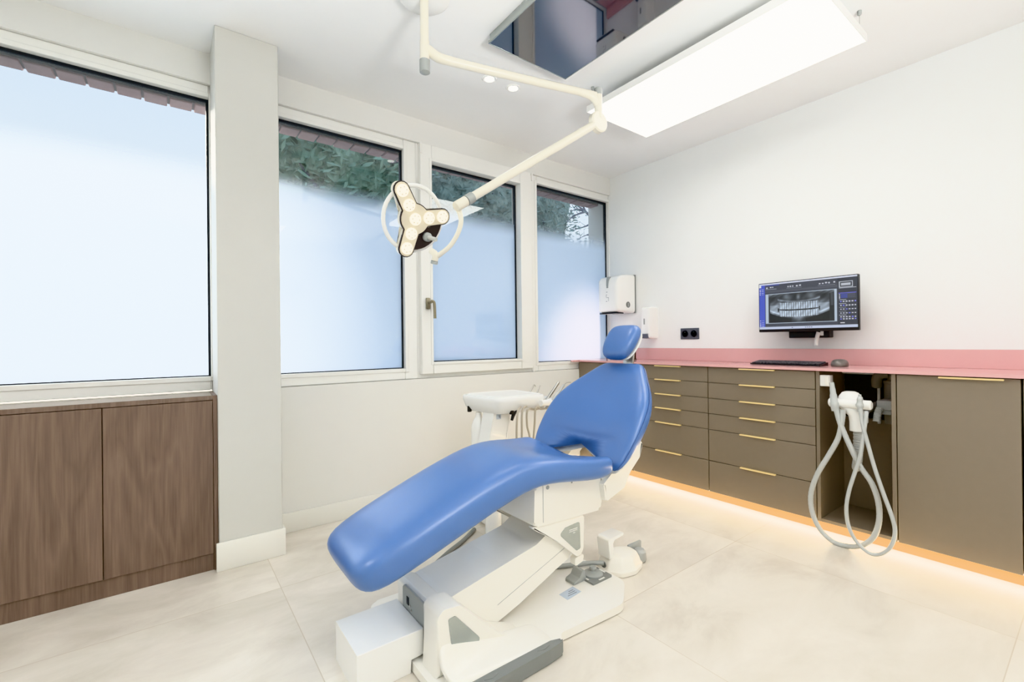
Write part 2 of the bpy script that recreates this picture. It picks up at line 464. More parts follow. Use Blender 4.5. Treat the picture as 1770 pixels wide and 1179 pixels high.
# ============================================================ OPERATING LAMP
PX, PY = .898, 1.797
lamp = thing('operating_lamp', 'cream ceiling mounted dental operating lamp on jointed arms', 'lamp', (PX, PY, H))
b = lathe(NB(), [(.0, -.0), (.11, -.0), (.11, .022), (.095, .032), (.02, .036)][::-1] if False else [(.11, 0), (.11, .02), (.098, .03), (.03, .033)], (PX, PY, H-.001), (0, 0, -1), 40)
obj('ceiling_plate', b, WHITE, lamp)
zc = 2.300
ap = obj('pole', lathe(NB(), [(.0185, 0), (.0185, H-.03-2.385)], (PX, PY, 2.385), (0, 0, 1), 24), LAMPC, lamp)
b = lathe(NB(), [(.0205, 0), (.0205, .085)], (PX, PY, 2.2985), (0, 0, 1), 24)
E1 = at(1034, 172, 2, 2.268)          # elbow vertical axis
A0 = Vector((PX, PY, 2.318)); A1 = Vector((E1.x, E1.y, 2.286))
d = (A1-A0); dh = Vector((d.x, d.y, 0)).normalized()
tube(b, [A0+Vector((0, 0, .045)), A0+dh*.02+Vector((0, 0, .028)), A0+dh*.06+Vector((0, 0, .006)), A0+dh*.12], [.019, .022, .0215, .0195], 16, 5)
tube(b, [A0+dh*.10, A0+d*.5, A1-dh*.015], [.0195, .0185, .0175], 16, 3)
tube(b, [A1-dh*.10, A1-dh*.035-Vector((0, 0, .010)), A1-Vector((0, 0, .05))], [.016, .019, .018], 14, 5)
arm = obj('horizontal_arm', b, LAMPC, lamp)
obj('joint_cap', lathe(NB(), [(.012, 0), (.0225, .006), (.0225, .058)], (PX, PY, 2.242), (0, 0, 1), 24), GREYP, arm)
obj('joint_cap', lathe(NB(), [(.0205, 0), (.0205, .032), (.015, .036)], (E1.x, E1.y, 2.288), (0, 0, 1), 24), GREYP, arm)
kn = atd(1033, 212, (E1-EYE).dot(FWD))
obj('elbow_post', lathe(NB(), [(.0195, 0), (.0195, .115)], (E1.x, E1.y, kn.z+.02), (0, 0, 1), 24), LAMPC, lamp)
tocam = (EYE-kn).normalized()
HD = 1.80
LC = atd(717.5, 379, HD)              # middle lens of the head
e2 = atd(801, 350, HD-.02)
ax = (e2-kn).normalized(); side = (tocam-ax*tocam.dot(ax)).normalized()
obj('elbow_disc', lathe(NB(), [(.045, 0), (.052, .006), (.052, .030), (.046, .036)], kn-side*.016, side, 36), LAMPC, lamp)
sa = obj('spring_arm', tube(NB(), [kn+ax*.035, kn+ax*.5, e2-ax*.03], [.020, .019, .0175], 16, 4), LAMPC, lamp)
obj('arm_collar', lathe(NB(), [(.0215, 0), (.0215, .035)], e2-ax*.05, ax, 24), GREYP, sa)
obj('arm_tip', lathe(NB(), [(.0205, 0), (.0205, .05), (.018, .054)], e2-ax*.012, ax, 24), LAMPC, sa)
yk = [atd(*q) for q in ((792, 360, HD-.02), (797, 380, HD-.03), (792, 402, HD-.03), (779, 424, HD-.02), (763, 438, HD-.01), (752, 445, HD))]
yo = obj('yoke', tube(NB(), yk, [.011, .0095, .009, .009, .0095, .011], 14, 6), LAMPC, lamp)

# head: axes in its own plane
tc_ = (EYE-LC).normalized()
nrm = (tc_*0.86 + RGT*0.46 - UPV*0.12).normalized()
hb = (UPV - nrm*UPV.dot(nrm)).normalized(); ha = hb.cross(nrm).normalized()
def hp(a, b_, c=0.0): return LC + ha*a + hb*b_ + nrm*c
def hdisc(bm, outline, c0, c1, bev=0.0, cfun=None):
    A = [bm.verts.new(hp(a, b_, c0)) for a, b_ in outline]; B = [bm.verts.new(hp(a, b_, c1)) for a, b_ in outline]
    n = len(outline); fs = [bm.faces.new(A), bm.faces.new(B[::-1])]
    for i in range(n): bm.faces.new((A[i], B[i], B[(i+1) % n], A[(i+1) % n]))
    if bev:
        bmesh.ops.bevel(bm, geom=list(set(e for f in fs for e in f.edges)), offset=bev, segments=2, affect='EDGES')
    return bm
ANG = [R(14), R(125), R(-99)]
def yshape(hw, rc, L):
    out = []
    order = sorted(ANG)
    for i, a in enumerate(order):
        u = Vector((math.cos(a), math.sin(a))); v = Vector((-u.y, u.x))
        k0 = math.sqrt(max(rc*rc-hw*hw, 0.0001))
        out.append(u*k0 - v*hw)
        for q in range(9):
            t_ = -PI/2+PI*q/8
            out.append(u*(L+hw*math.cos(t_)) + v*hw*math.sin(t_))
        out.append(u*k0+v*hw)
        nx = order[(i+1) % 3] + (2*PI if i == 2 else 0)
        a0 = a+math.asin(hw/rc); a1 = nx-math.asin(hw/rc)
        for q in range(1, 6):
            t_ = a0+(a1-a0)*q/6
            out.append(Vector((math.cos(t_), math.sin(t_)))*rc)
    return [tuple(p) for p in out]
hd = obj('lamp_head', hdisc(NB(), yshape(.031, .060, .122), -.040, -.004, .006), LAMPC, lamp)
obj('black_rim', hdisc(NB(), yshape(.0335, .0625, .122), -.008, .0, .001), LAMPBK, hd)
obj('head_face', hdisc(NB(), yshape(.0295, .0585, .122), -.002, .0025, .001), LAMPIN, hd)
sect = [(0.0, 0.0)] + [(.122*math.cos(t_), .122*math.sin(t_)) for t_ in [ANG[2]+(ANG[0]-ANG[2])*k/14 for k in range(15)]]
obj('black_housing', hdisc(NB(), sect, -.03, -.010, .004), LAMPBK, hd)
spots = [(0, 0)] + [(r*math.cos(a), r*math.sin(a)) for a in ANG for r in (.059, .119)]
for (a, b_) in spots:
    l = obj('led_lens', lathe(NB(), [(.0235, 0), (.0235, .004), (.019, .0085), (.010, .0105)], hp(a, b_, .002), nrm, 26), LEDL, hd)
    b = NB()
    for k in range(6):
        t_ = 2*PI*k/6+a*40; lathe(b, [(.0036, 0), (.0036, .0012)], hp(a+.0140*math.cos(t_), b_+.0140*math.sin(t_), .0108), nrm, 8)
    obj('lens_facets', b, LAMPIN, l)
pts = [hp(.005+.124*math.cos(2*PI*k/40), .128*math.sin(2*PI*k/40), -.030) for k in range(41)]
obj('guard_ring', tube(NB(), pts, .0085, 10, 0, cap=False), WHITE, hd)
hx, hy = .090*math.cos(R(-43)), .090*math.sin(R(-43))
hb_ = obj('handle_base', lathe(NB(), [(.019, 0), (.0185, .012), (.013, .018), (.009, .02)], hp(hx, hy, -.010), nrm, 24), GREYP, hd)
obj('grip_handle', lathe(NB(), [(.0085, 0), (.0085, .06), (.0075, .063)], hp(hx, hy, .009), nrm, 18), HOSE, hb_)
pv = yk[-1]
obj('yoke_pivot', tube(NB(), [pv+hb*-.012, pv+hb*.010, pv+hb*.022-ha*.012-nrm*.02], [.013, .015, .012], 14, 3), LAMPC, yo)
obj('pivot_cap', lathe(NB(), [(.0145, 0), (.0145, .012)], pv-hb*.026, hb, 18), GREYP, yo)

# ============================================================ DENTAL CHAIR
YC = 1.5
chair = thing('dental_chair', 'blue upholstered dental treatment chair on a white floor base', 'dental chair', (1.0, YC, 0))
def xsec(cx, cz, nx, nz, w, t, dish, e=3.2, n=32, yc=YC, arch=0.0):
    """cross-section ring across y at (cx,cz), normal (nx,nz) in xz; dish lifts the sides of the upper face"""
    out = []
    for k in range(n):
        a = 2*PI*k/n; c, s = math.cos(a), math.sin(a)
        v = w*math.copysign(abs(c)**(2/e), c); q = math.copysign(abs(s)**(2/e), s)
        h_ = t/2*q + dish*((v/w)**2)*(.65+.35*q)
        g = arch*(1-abs(v/w)**12)
        out.append(Vector((cx+nx*h_+nz*g, yc+v, cz+nz*h_-nx*g)))
    return out
def cushion(st, name, m, parent, e=3.2, dirs=None):
    rings = []
    for i, (x, z, t, w, dsh) in enumerate(st):
        a = Vector((st[max(i-1, 0)][0], st[max(i-1, 0)][1])); c = Vector((st[min(i+1, len(st)-1)][0], st[min(i+1, len(st)-1)][1]))
        tg = (c-a).normalized()
        rings.append(xsec(x, z, -tg.y, tg.x, w, t, dsh, e))
    return obj(name, loft(NB(), rings), m, parent, sub=1, angle=180)
seat = [(.430, .352, .046, .110, 0), (.438, .356, .088, .148, 0), (.458, .365, .118, .178, 0), (.50, .381, .134, .196, 0), (.58, .412, .142, .203, .0),
        (.70, .457, .146, .207, .0), (.85, .513, .146, .211, .0), (.97, .552, .142, .216, .0), (1.06, .571, .132, .224, .006),
        (1.15, .570, .112, .240, .020), (1.25, .548, .092, .262, .042), (1.34, .528, .080, .278, .060), (1.40, .523, .078, .282, .066), (1.435, .524, .066, .276, .066), (1.452, .526, .044, .266, .064)]
sc_ = cushion(seat, 'seat_cushion', LEATH, chair, e=3.6)
# backrest
B0 = Vector((1.488, .575)); BD = Vector((.667, .745)).normalized(); BN = Vector((-BD.y, BD.x))
bst = [(-.066, .040, .240, .024, .148), (-.052, .062, .266, .026, .146), (-.020, .076, .288, .031, .134), (.05, .088, .300, .040, .096), (.12, .096, .303, .046, .060), (.20, .100, .301, .050, .028),
       (.28, .097, .284, .048, .006), (.36, .090, .240, .038, 0), (.42, .084, .192, .028, 0), (.47, .076, .156, .020, 0), (.505, .064, .130, .014, 0), (.522, .044, .106, .010, 0)]
def backring(k, q, dn, t_=None):
    s, tt, w, dsh, ar = bst[k]
    p = B0 + BD*s - BN*dn
    return xsec(p.x, p.y, BN.x, BN.y, w*q, t_ or tt, dsh, 3.0, arch=ar)
bk = obj('backrest', loft(NB(), [backring(k, 1, .03) for k in range(len(bst))]), LEATH, chair, sub=1, angle=180)
sm = []
for s, t_, w, dsh, ar in bst[1:-1]:
    p = B0+BD*s-BN*.03+BN*(dsh*.65+.012)
    sm.append((p.x, YC-w*.985, p.y))
obj('seam', tube(NB(), sm, .0016, 6, 3), SEAM, bk)
obj('back_shell', loft(NB(), [backring(k, .86, .03+bst[k][1]/2+.012, .03) for k in range(len(bst))]), CREAM, chair, sub=1, angle=180)
# headrest
HCN = Vector((1.842, 1.060)); HDV = Vector((.60, .80)).normalized(); HN = Vector((-HDV.y, HDV.x))
hst = [(-.098, .030, .058, .0), (-.088, .056, .080, .004), (-.06, .070, .098, .008), (-.02, .076, .109, .010), (.03, .076, .113, .010), (.07, .070, .109, .008), (.092, .054, .094, .004), (.102, .030, .072, 0)]
rings = []
for s, t_, w, dsh in hst:
    p = HCN+HDV*s
    rings.append(xsec(p.x, p.y, HN.x, HN.y, w*.84, t_, dsh, 2.8, yc=YC+.016))
hr = obj('headrest', loft(NB(), rings), LEATH, chair, sub=1, angle=180)
rings = []
for s, t_, w, dsh in hst:
    p = HCN+HDV*s*.94-HN*(t_/2+.004)
    rings.append(xsec(p.x, p.y, HN.x, HN.y, w*.77, .016, dsh*.8, 2.8, yc=YC+.016))
obj('headrest_shell', loft(NB(), rings), CREAM, hr, sub=1, angle=180)
p0 = HCN-HN*.06; p1 = B0+BD*.45-BN*.10
obj('headrest_bar', prism(NB(), [(p0.x-.008, p0.y), (p0.x+.008, p0.y+.004), (p1.x+.008, p1.y), (p1.x-.008, p1.y-.004)], 'xz', YC-.03, YC+.03, .003), CHROME, chair)
# housing under the seat
hs = rounded([(1.095, .365), (1.462, .350), (1.474, .40), (1.478, .490), (1.40, .495), (1.10, .525)], [.02, .014, .01, .005, .01, .02])
hsg = obj('seat_housing', prism(NB(), hs, 'xz', 1.325, 1.675, .012, 3), CREAM, chair)
for (x, z, r) in ((1.165, .505, .008), (1.295, .500, .004)):
    obj('cover_screw', lathe(NB(), [(r, 0), (r, .002), (r*.5, .0025)], (x, 1.3255, z), (0, -1, 0), 14), GREYP, hsg)
obj('cover_seam', box(1.14, 1.142, 1.3235, 1.326, .375, .52), HOSEG, hsg, smooth=False)
# rear carrier of the backrest
cr = [tuple(at(px, py, 1, 1.30).xz) for px, py in ((1043, 838), (1047, 868), (1080, 842), (1090, 815), (1106, 790), (1113, 758), (1098, 778), (1076, 812), (1058, 818))]
cr = rounded(cr, [.005, .01, .02, .02, .02, .01, .02, .02, .02])
b = prism(NB(), cr, 'xz', 1.300, 1.360, .012, 3); prism(b, cr, 'xz', 1.640, 1.70, .012, 3)
bx(b, 1.42, 1.53, 1.33, 1.67, .43, .49, .01)
obj('back_carrier', b, CREAM, chair)
# lift arm
la = rounded([(.672, .05), (.919, .036), (1.055, .078), (1.237, .148), (1.325, .178), (1.335, .330), (1.21, .312), (1.14, .276), (.979, .246), (.76, .204), (.69, .187)], [.01, .01, .03, .03, .02, .01, .04, .05, .05, .05, .02])
lift = obj('lift_arm', prism(NB(), la, 'xz', 1.365, 1.605, .010, 3), CREAM, chair)
lc_ = [(.95, .055), (1.30, .186), (1.303, .190), (.948, .060)]
obj('arm_crease', prism(NB(), [(.95, .108), (1.29, .222), (1.29, .2235), (.95, .1095)], 'xz', 1.3635, 1.3655), HOSE, lift)
br = rounded([(1.085, .364), (1.372, .349), (1.366, .205), (1.337, .180), (1.216, .282), (1.13, .335)], [.012, .01, .03, .015, .03, .03])
bk2 = obj('hinge_bracket', prism(NB(), br, 'xz', 1.333, 1.364, .006, 2), CREAM, lift)
ins = rounded([(1.205, .318), (1.322, .338), (1.320, .235), (1.30, .232)], [.02, .02, .02, .01])
ins = rounded([(1.232, .300), (1.262, .322), (1.345, .327), (1.348, .216), (1.325, .212)], [.014, .012, .012, .008, .010])
pn = obj('inset_panel', prism(NB(), ins, 'xz', 1.3315, 1.3335, 0), SILV, bk2)
b = NB()
for z, x0, x1 in ((.304, 1.285, 1.330), (.297, 1.285, 1.330), (.288, 1.305, 1.318)): bx(b, x0, x1, 1.3310, 1.3316, z, z+.003)
obj('printed_text', b, WPRINT, pn, smooth=False)
br2 = prism(NB(), br, 'xz', 1.636, 1.667, .006, 2)
obj('hinge_bracket', br2, CREAM, lift)
obj('hinge_tongue', prism(NB(), rounded([(1.33, .175), (1.385, .178), (1.372, .150), (1.33, .140)], .008), 'xz', 1.345, 1.375, .003), CREAM, lift)
# floor base
pl = rounded([(.622, 1.135), (1.02, 1.150), (1.078, 1.155), (1.10, 1.192), (1.42, 1.172), (1.562, 1.28), (1.562, 1.78), (.622, 1.80)],
             [.03, 0, .02, .03, .09, .08, .08, .05], 8)
base = obj('floor_plate', prism(NB(), pl, 'xy', .004, .034, .008, 3), CREAM, chair)
rb = rounded([(.612, 1.128), (1.0, 1.132), (1.066, 1.138), (1.070, 1.152), (1.03, 1.166), (.612, 1.172)], [.01, .02, .02, .02, .02, .01], 6)
bump = obj('rubber_bumper', prism(NB(), rb, 'xy', .003, .050, .010, 3), DGREY, base)
for x in (.775, .985):
    obj('bumper_dimple', prism(NB(), rounded([(x-.032, 1.152), (x, 1.143), (x+.036, 1.151), (x, 1.162)], .01), 'xy', .049, .0512, .0008), DGREY, bump)
# side cover with grey triangle
fn = rounded([(.645, .03), (.656, .222), (.676, .238), (.735, .232), (.854, .111), (.902, .069), (1.0, .033)], [.0, .02, .02, .03, .05, .06, .0], 6)
fin = obj('side_cover', prism(NB(), fn, 'xz', 1.262, 1.363, .014, 3), CREAM, chair)
ti = rounded([(.690, .205), (.716, .206), (.808, .100), (.792, .078), (.706, .077)], [.008, .012, .014, .014, .012], 5)
obj('inset_panel', prism(NB(), ti, 'xz', 1.2595, 1.2625, 0), SILV, fin)
b = NB()
rings = []
for x, z1, z2, yb in ((.648, .066, .15, 1.166), (.72, .062, .13, 1.166), (.80, .058, .10, 1.165), (.88, .054, .074, 1.164), (.96, .050, .056, 1.160), (1.02, .046, .047, 1.157), (1.06, .036, .037, 1.157)):
    ins_ = .25 if x < 1.0 else .19
    rings.append([Vector((x, yb, .030)), Vector((x, yb+.002, z1-.008)), Vector((x, yb+.014, z1)), Vector((x, 1.21, z1+(z2-z1)*.12)), Vector((x, 1.245, z1+(z2-z1)*.45)), Vector((x, 1.2615, z2)), Vector((x, 1.30, z2)), Vector((x, 1.30, .030))])
loft(b, rings)
obj('side_cover_flare', b, CREAM, fin, sub=2, angle=180)
# grey end cover
ec = rounded([(1.288, .04), (1.283, .200), (1.30, .208), (1.535, .208), (1.548, .195), (1.548, .012), (1.36, .012)], [.04, .01, .01, .01, .01, .0, .03])
end = obj('end_cover', prism(NB(), ec, 'yz', .6635, .6705, 0), GREYP, chair)
obj('rocker_switch', box(.6615, .664, 1.495, 1.513, .150, .178, .001), BLACK, end)
obj('cover_screw', lathe(NB(), [(.004, 0), (.004, .002)], (.6636, 1.345, .045), (-1, 0, 0), 12), BLACK, end)
b = NB()
for k in range(2):
    lathe(b, [(.0045, 0), (.0045, .002)], (.6636, 1.483-.008*k, .155-.012*k), (-1, 0, 0), 10)
obj('fuse_holder', b, CHROME, end)
obj('lower_cover', prism(NB(), rounded([(.671, .034), (.671, .195), (.69, .204), (.74, .204), (.80, .05)], [.0, .01, .01, .02, 0]), 'xz', 1.366, 1.61, .006), CREAM, chair)
# sticker, joystick, rocker pedal on the plate
st_ = [at(q[0], q[1], 2, .0345) for q in ((955, 1008), (972, 999), (992, 1014), (981, 1021))]
sq = obj('sticker', prism(NB(), [(1.265, 1.375), (1.352, 1.385), (1.352, 1.335), (1.265, 1.325)], 'xy', .0342, .0348), STICK, base)
b = NB()
for k in range(3): bx(b, 1.285+.012*k, 1.335, 1.342+.011*k, 1.345+.011*k, .0348, .0352)
obj('printed_text', b, PRINT, sq, smooth=False)
cp = obj('control_pad', prism(NB(), rounded([(1.425, 1.335), (1.545, 1.335), (1.545, 1.440), (1.425, 1.440)], .006), 'xy', .0335, .042, .001), DGREY, base)
obj('joystick', lathe(NB(), [(.042, 0), (.042, .006), (.030, .012), (.020, .014), (.012, .016), (.012, .024), (.016, .027), (.014, .034), (.006, .036)], (1.485, 1.392, .042), (0, 0, 1), 30), GREYP, cp)
for (x0, x1, y0, y1) in ((1.468, 1.502, 1.338, 1.346), (1.468, 1.502, 1.430, 1.437), (1.429, 1.437, 1.37, 1.405), (1.534, 1.542, 1.37, 1.405)):
    obj('printed_mark', box(x0, x1, y0, y1, .0419, .0426), WPRINT, cp, smooth=False)
rk = rounded([(1.36, .034), (1.362, .046), (1.395, .055), (1.412, .082), (1.425, .082), (1.440, .034)], [0, .006, .01, .008, .008, 0])
obj('rocker_pedal', prism(NB(), rk, 'xz', 1.385, 1.440, .004), GREYP, base)

# white box at the foot of the chair
bp_ = NB()
prism(bp_, [(.444, 0), (.617, 0), (.617, .045), (.662, .045), (.662, .129), (.444, .129)], 'xz', 1.379, 1.60, .0015, 1)
tag(obj('junction_box', bp_, WHITE, None), 'plain white L-shaped floor box at the foot end of the dental chair', 'box')

# ============================================================ FOOT CONTROL
fc = thing('foot_control', 'cream foot control with upright white handle beside chair base', 'foot pedal', (1.70, 1.40, 0))
b = NB()
def fring(s, z):
    pts = rounded([(1.578, 1.395), (1.600, 1.490), (1.72, 1.475), (1.805, 1.425), (1.78, 1.345), (1.69, 1.318), (1.62, 1.335)], [.02, .03, .05, .05, .05, .05, .04], 5)
    c = Vector((1.69, 1.405))
    return [Vector(((Vector(p)-c)*s+c).to_tuple() + (z,)) for p in pts]
loft(b, [fring(.98, .003), fring(1.0, .008), fring(1.0, .022), fring(.93, .028), fring(.86, .050), fring(.74, .072), fring(.58, .082)])
body = obj('body', b, CREAM, fc)
b = NB()
prism(b, rounded([(1.60, .07), (1.592, .158), (1.605, .163), (1.70, .168), (1.70, .158), (1.622, .150), (1.632, .07)], [.0, .008, .012, .006, .006, .012, 0]), 'xz', 1.395, 1.465, .004)
obj('handle', b, WHITE, fc)
b = box(1.775, 1.872, 1.425, 1.440, .012, .075, .006); bx(b, 1.775, 1.83, 1.405, 1.4255, .012, .045, .006)
obj('side_pedal', b, GREYP, fc)
obj('side_hub', lathe(NB(), [(.028, 0), (.032, .01), (.030, .045), (.020, .055)], (1.815, 1.395, .004), (0, 0, 1), 24), HOSEG, fc)
b = lathe(NB(), [(.015, 0), (.015, .004)], (1.592, 1.425, .04), (-1, 0, -.1), 18)
obj('cord_socket', b, DGREY, fc)
obj('cord', tube(NB(), [(1.59, 1.425, .046), (1.54, 1.46, .048), (1.47, 1.50, .046), (1.38, 1.55, .046), (1.30, 1.66, .046)], .010, 12, 6), GREYP, fc)

# ============================================================ DELIVERY UNIT behind the chair
ZT = .745
du = thing('delivery_unit', 'white dental delivery unit with flat tray behind the chair', 'dental unit', (1.66, 2.3, 0))
def trayring(s, z, d=0.0):
    pts = rounded([(1.445-d, 2.470+d), (1.500-d, 2.130-d), (1.855+d, 2.105-d), (1.86+d, 2.44+d)], [.05, .06, .05, .05], 6)
    c = Vector((1.66, 2.29)); return [Vector(((Vector(p)-c)*s+c).to_tuple() + (z,)) for p in pts]
b = loft(NB(), [trayring(.50, ZT-.105), trayring(.80, ZT-.098), trayring(.93, ZT-.070), trayring(1.0, ZT-.025), trayring(1.0, ZT-.008), trayring(.97, ZT)])
tr = obj('tray_body', b, WHITE, du)
b = loft(NB(), [trayring(.90, ZT-.001), trayring(.90, ZT+.004), trayring(.87, ZT+.006), trayring(.86, ZT+.003)])
obj('tray_mat', b, WHITE, tr)
obj('instrument_bar', tube(NB(), [(1.80, 2.10, ZT-.05), (1.90, 2.13, ZT-.055), (1.97, 2.22, ZT-.055), (1.99, 2.36, ZT-.055)], [.018, .022, .022, .018], 14, 6), WHITE, tr)
for p in ((1.478, 2.40), (1.615, 2.15)):
    obj('tray_clip', box(p[0]-.012, p[0]+.012, p[1]-.008, p[1]+.010, ZT-.104, ZT-.066, .004), BLACK, tr)
obj('tray_clip', tube(NB(), [at(893, 708, 1, 2.15), at(888, 716, 1, 2.15), at(884.5, 727, 1, 2.15)], [.010, .012, .008], 10, 4), BLACK, tr)
obj('water_bottle', lathe(NB(), [(.047, 0), (.047, .40), (.045, .43), (.034, .46), (.020, .485), (.018, .51)], (1.518, 2.36, ZT-.615), (0, 0, 1), 28), WHITE, du)
b = prism(NB(), rounded([(1.40, .09), (1.555, .09), (1.645, ZT-.095), (1.52, ZT-.095)], .005), 'xz', 2.20, 2.31, .012)
cl = obj('column', b, WHITE, du)
obj('warning_sticker', box(1.540, 1.572, 2.1985, 2.1998, ZT-.132, ZT-.102), STICK, cl, smooth=False)
b = NB(); bx(b, 1.556, 1.559, 2.198, 2.1985, ZT-.122, ZT-.106); bx(b, 1.562, 1.565, 2.198, 2.1985, ZT-.126, ZT-.112)
obj('printed_marks', b, PRINT, cl, smooth=False)
obj('base', box(1.45, 1.86, 2.16, 2.44, 0, .09, .03, 3), WHITE, du)
obj('filter_canister', lathe(NB(), [(.045, 0), (.045, .13), (.038, .145)], (1.42, 2.07, .0), (0, 0, 1), 24), WHITE, du)
obj('green_filter', lathe(NB(), [(.035, 0), (.037, .05), (.03, .06)], (1.52, 2.08, .16), (0, 0, 1), 22), GREEN, du)
obj('filter_stand', lathe(NB(), [(.03, 0), (.03, .16)], (1.52, 2.08, .0), (0, 0, 1), 22), WHITE, du)
# instruments standing in the bar
tips = [((1117, 0), (917, 676), (923.5, 665), 2.36), ((0, 0), (929, 677), (934, 666), 2.30), ((0, 0), (946, 690), (966, 660), 2.18), ((0, 0), (955, 692), (975, 665), 2.12)]
labels = ['slim steel dental handpiece with hooked tip, standing farthest from the headrest', 'slim steel dental handpiece with straight tip beside the hooked one',
          'tall grey handpiece leaning between tray and blue backrest', 'grey syringe handpiece with bent thin nozzle touching the backrest outline']
for k, (_, lo, hi, yy) in enumerate(tips):
    a = at(lo[0], lo[1], 1, yy); c = at(hi[0], hi[1], 1, yy); dv = (c-a)
    t = thing('dental_handpiece', labels[k], 'dental handpiece', (a.x, a.y, a.z), 'handpieces on the delivery unit')
    if k < 2:
        pts = [a-dv*1.2, a-dv*.2, a+dv*.5, c]; rr = [.007, .006, .004, .003]
        bb = tube(NB(), pts, rr, 12, 4)
        if k == 0: tube(bb, [c, c+Vector((.006, 0, -.006)), c+Vector((.012, 0, -.012))], .003, 10, 3)
    else:
        pts = [a-dv*.5, a+dv*.3, c-dv*.1, c]; rr = [.011, .010, .009, .006]
        bb = tube(NB(), pts, rr, 12, 4)
    obj('handpiece_body', bb, CHROME if k < 3 else HOSE, t)
    if k == 3:
        obj('nozzle', tube(NB(), [c-dv*.15, c+Vector((.01, 0, .006)), c+Vector((.035, 0, .012)), c+Vector((.06, 0, .012))], .0028, 8, 5), CHROME, t)
    # hose hanging from under the bar
    hx0 = [(895, 712, 893, 752, 895, 800), (903, 710, 902, 752, 901, 800), (912, 708, 911, 735, 916, 765), (926, 706, 924, 735, 921, 770)][k]
    yh = (2.02, 2.05, 2.08, 2.11)[k]
    q = [at(hx0[0], hx0[1], 1, yh), at(hx0[2], hx0[3], 1, yh), at(hx0[4], hx0[5], 1, yh)]
    e0 = a-dv*(1.2 if k < 2 else .5)
    obj('hose', tube(NB(), [e0, (e0+q[0])/2+Vector((0, 0, -.004)), q[0], q[1], q[2], q[2]+Vector((.01, .05, -.25))], .006, 10, 8), BEIGEH, t)
# cable lying on the floor between unit and chair
tag(obj('cable', tube(NB(), [at(q[0], q[1], 2, .012) for q in ((742, 985), (775, 955), (800, 935), (820, 915))], .011, 10, 8), DGREY), 'dark grey cable on the floor behind the white lift arm', 'cable')

# ============================================================ WALNUT CABINET on the left
lc = thing('low_cabinet', 'low walnut veneer cabinet under the left window', 'cabinet', (-.43, 2.71, 0))
X0, X1 = -1.02, .1815
b = box(X0, .163, 2.606, 2.82, .082, .809)
obj('carcass', b, WOOD, lc, smooth=False)
obj('top_board', box(X0, .1635, 2.585, YW-.001, .810, .831, .0008, 1), WOODTOP, lc)
obj('end_panel', box(.164, X1, 2.585, YW-.001, 0, .831, .0008, 1), WOOD, lc)
obj('plinth', box(X0, .1635, 2.594, 2.608, .0, .079), WOOD, lc, smooth=False)
for k in range(3):
    xr = .1625-k*.3935
    obj('door', box(xr-.3905, xr, 2.585, 2.604, .081, .8075, .001, 1), WOOD, lc)

# ============================================================ TAUPE UNITS on the right
XF = 2.875
ZB, ZTOP = .056, .889
ZL = [.785, .680, .5775, .472, .264]          # drawer joints
def handle(y0, y1, z, parent):
    b = NB()
    prism(b, [(XF-.0005, z-.004), (XF-.016, z-.004), (XF-.018, z-.001), (XF-.018, z+.0035), (XF-.0005, z+.0035)], 'xz', y0, y1, .001, 1)
    obj('pull_handle', b, BRASS, parent)
def drawer_unit(y0, y1, hy0, hy1, label):
    t = thing('drawer_unit', label, 'drawer unit', (XF+.2, (y0+y1)/2, ZB), 'taupe drawer units with brass pulls')
    obj('carcass', box(XF+.0215, XR-.05, y0+.001, y1-.001, ZB, ZTOP), TAUPED, t, smooth=False)
    zs = [ZTOP-.001] + ZL + [ZB]
    for k in range(6):
        d = obj('drawer', box(XF, XF+.020, y0+.0018, y1-.0018, zs[k+1]+.0015, zs[k]-.0015, .0012, 1), TAUPE, t)
        handle(hy0, hy1, zs[k]-.002 if k else zs[k]-.005, d)
    return t
drawer_unit(1.004, 1.637, 1.215, 1.424, 'six-drawer taupe unit beside the open niche, with wide brass pulls')
drawer_unit(1.638, 2.248, 1.838, 2.047, 'six-drawer taupe unit partly hidden by the blue backrest')
def door_unit(y0, y1, hy, label):
    t = thing('cabinet', label, 'cabinet', (XF+.2, (y0+y1)/2, ZB), 'taupe door cabinets')
    obj('carcass', box(XF+.0215, XR-.05, y0+.001, y1-.001, ZB, ZTOP), TAUPED, t, smooth=False)
    d = obj('door', box(XF, XF+.020, y0+.0018, y1-.0018, ZB, ZTOP-.002, .0012, 1), TAUPE, t)
    if hy: handle(hy[0], hy[1], ZTOP-.007, d)
    return t
door_unit(.236, .651, (.285, .494), 'tall plain taupe door cabinet with one long brass pull, beside the niche')
door_unit(2.249, YW-.002, None, 'taupe corner cabinet behind the blue backrest, by the window wall')
door_unit(-.40, .233, None, 'taupe cabinet at the very edge of the picture beyond the long brass pull')
# open niche
ni = thing('niche_cabinet', 'open taupe niche cabinet without a door, holding the suction unit', 'cabinet', (XF+.2, .83, ZB))
obj('side_panel', box(XF, XR-.06, .984, 1.002, ZB, ZTOP, .0008, 1), TAUPE, ni)
obj('side_panel', box(XF, XR-.06, .653, .671, ZB, ZTOP, .0008, 1), TAUPE, ni)
obj('bottom_panel', box(XF, XR-.06, .6715, .9835, ZB, ZB+.018, .0008, 1), TAUPE, ni)
obj('back_panel', box(XR-.08, XR-.062, .6715, .9835, ZB+.019, .60), TAUPE, ni, smooth=False)
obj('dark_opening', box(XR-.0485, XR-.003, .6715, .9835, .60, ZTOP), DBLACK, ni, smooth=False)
tag(obj('plinth', box(2.913, 2.926, -.40, YW-.002, 0, ZB-.0005), TOE, None, smooth=False), 'long amber glowing plinth board under the taupe cabinets', 'plinth')
wt = thing('worktop', 'long dusty pink worktop with matching upstand over the taupe cabinets', 'worktop', (3.08, 1.2, ZTOP))
b = NB()
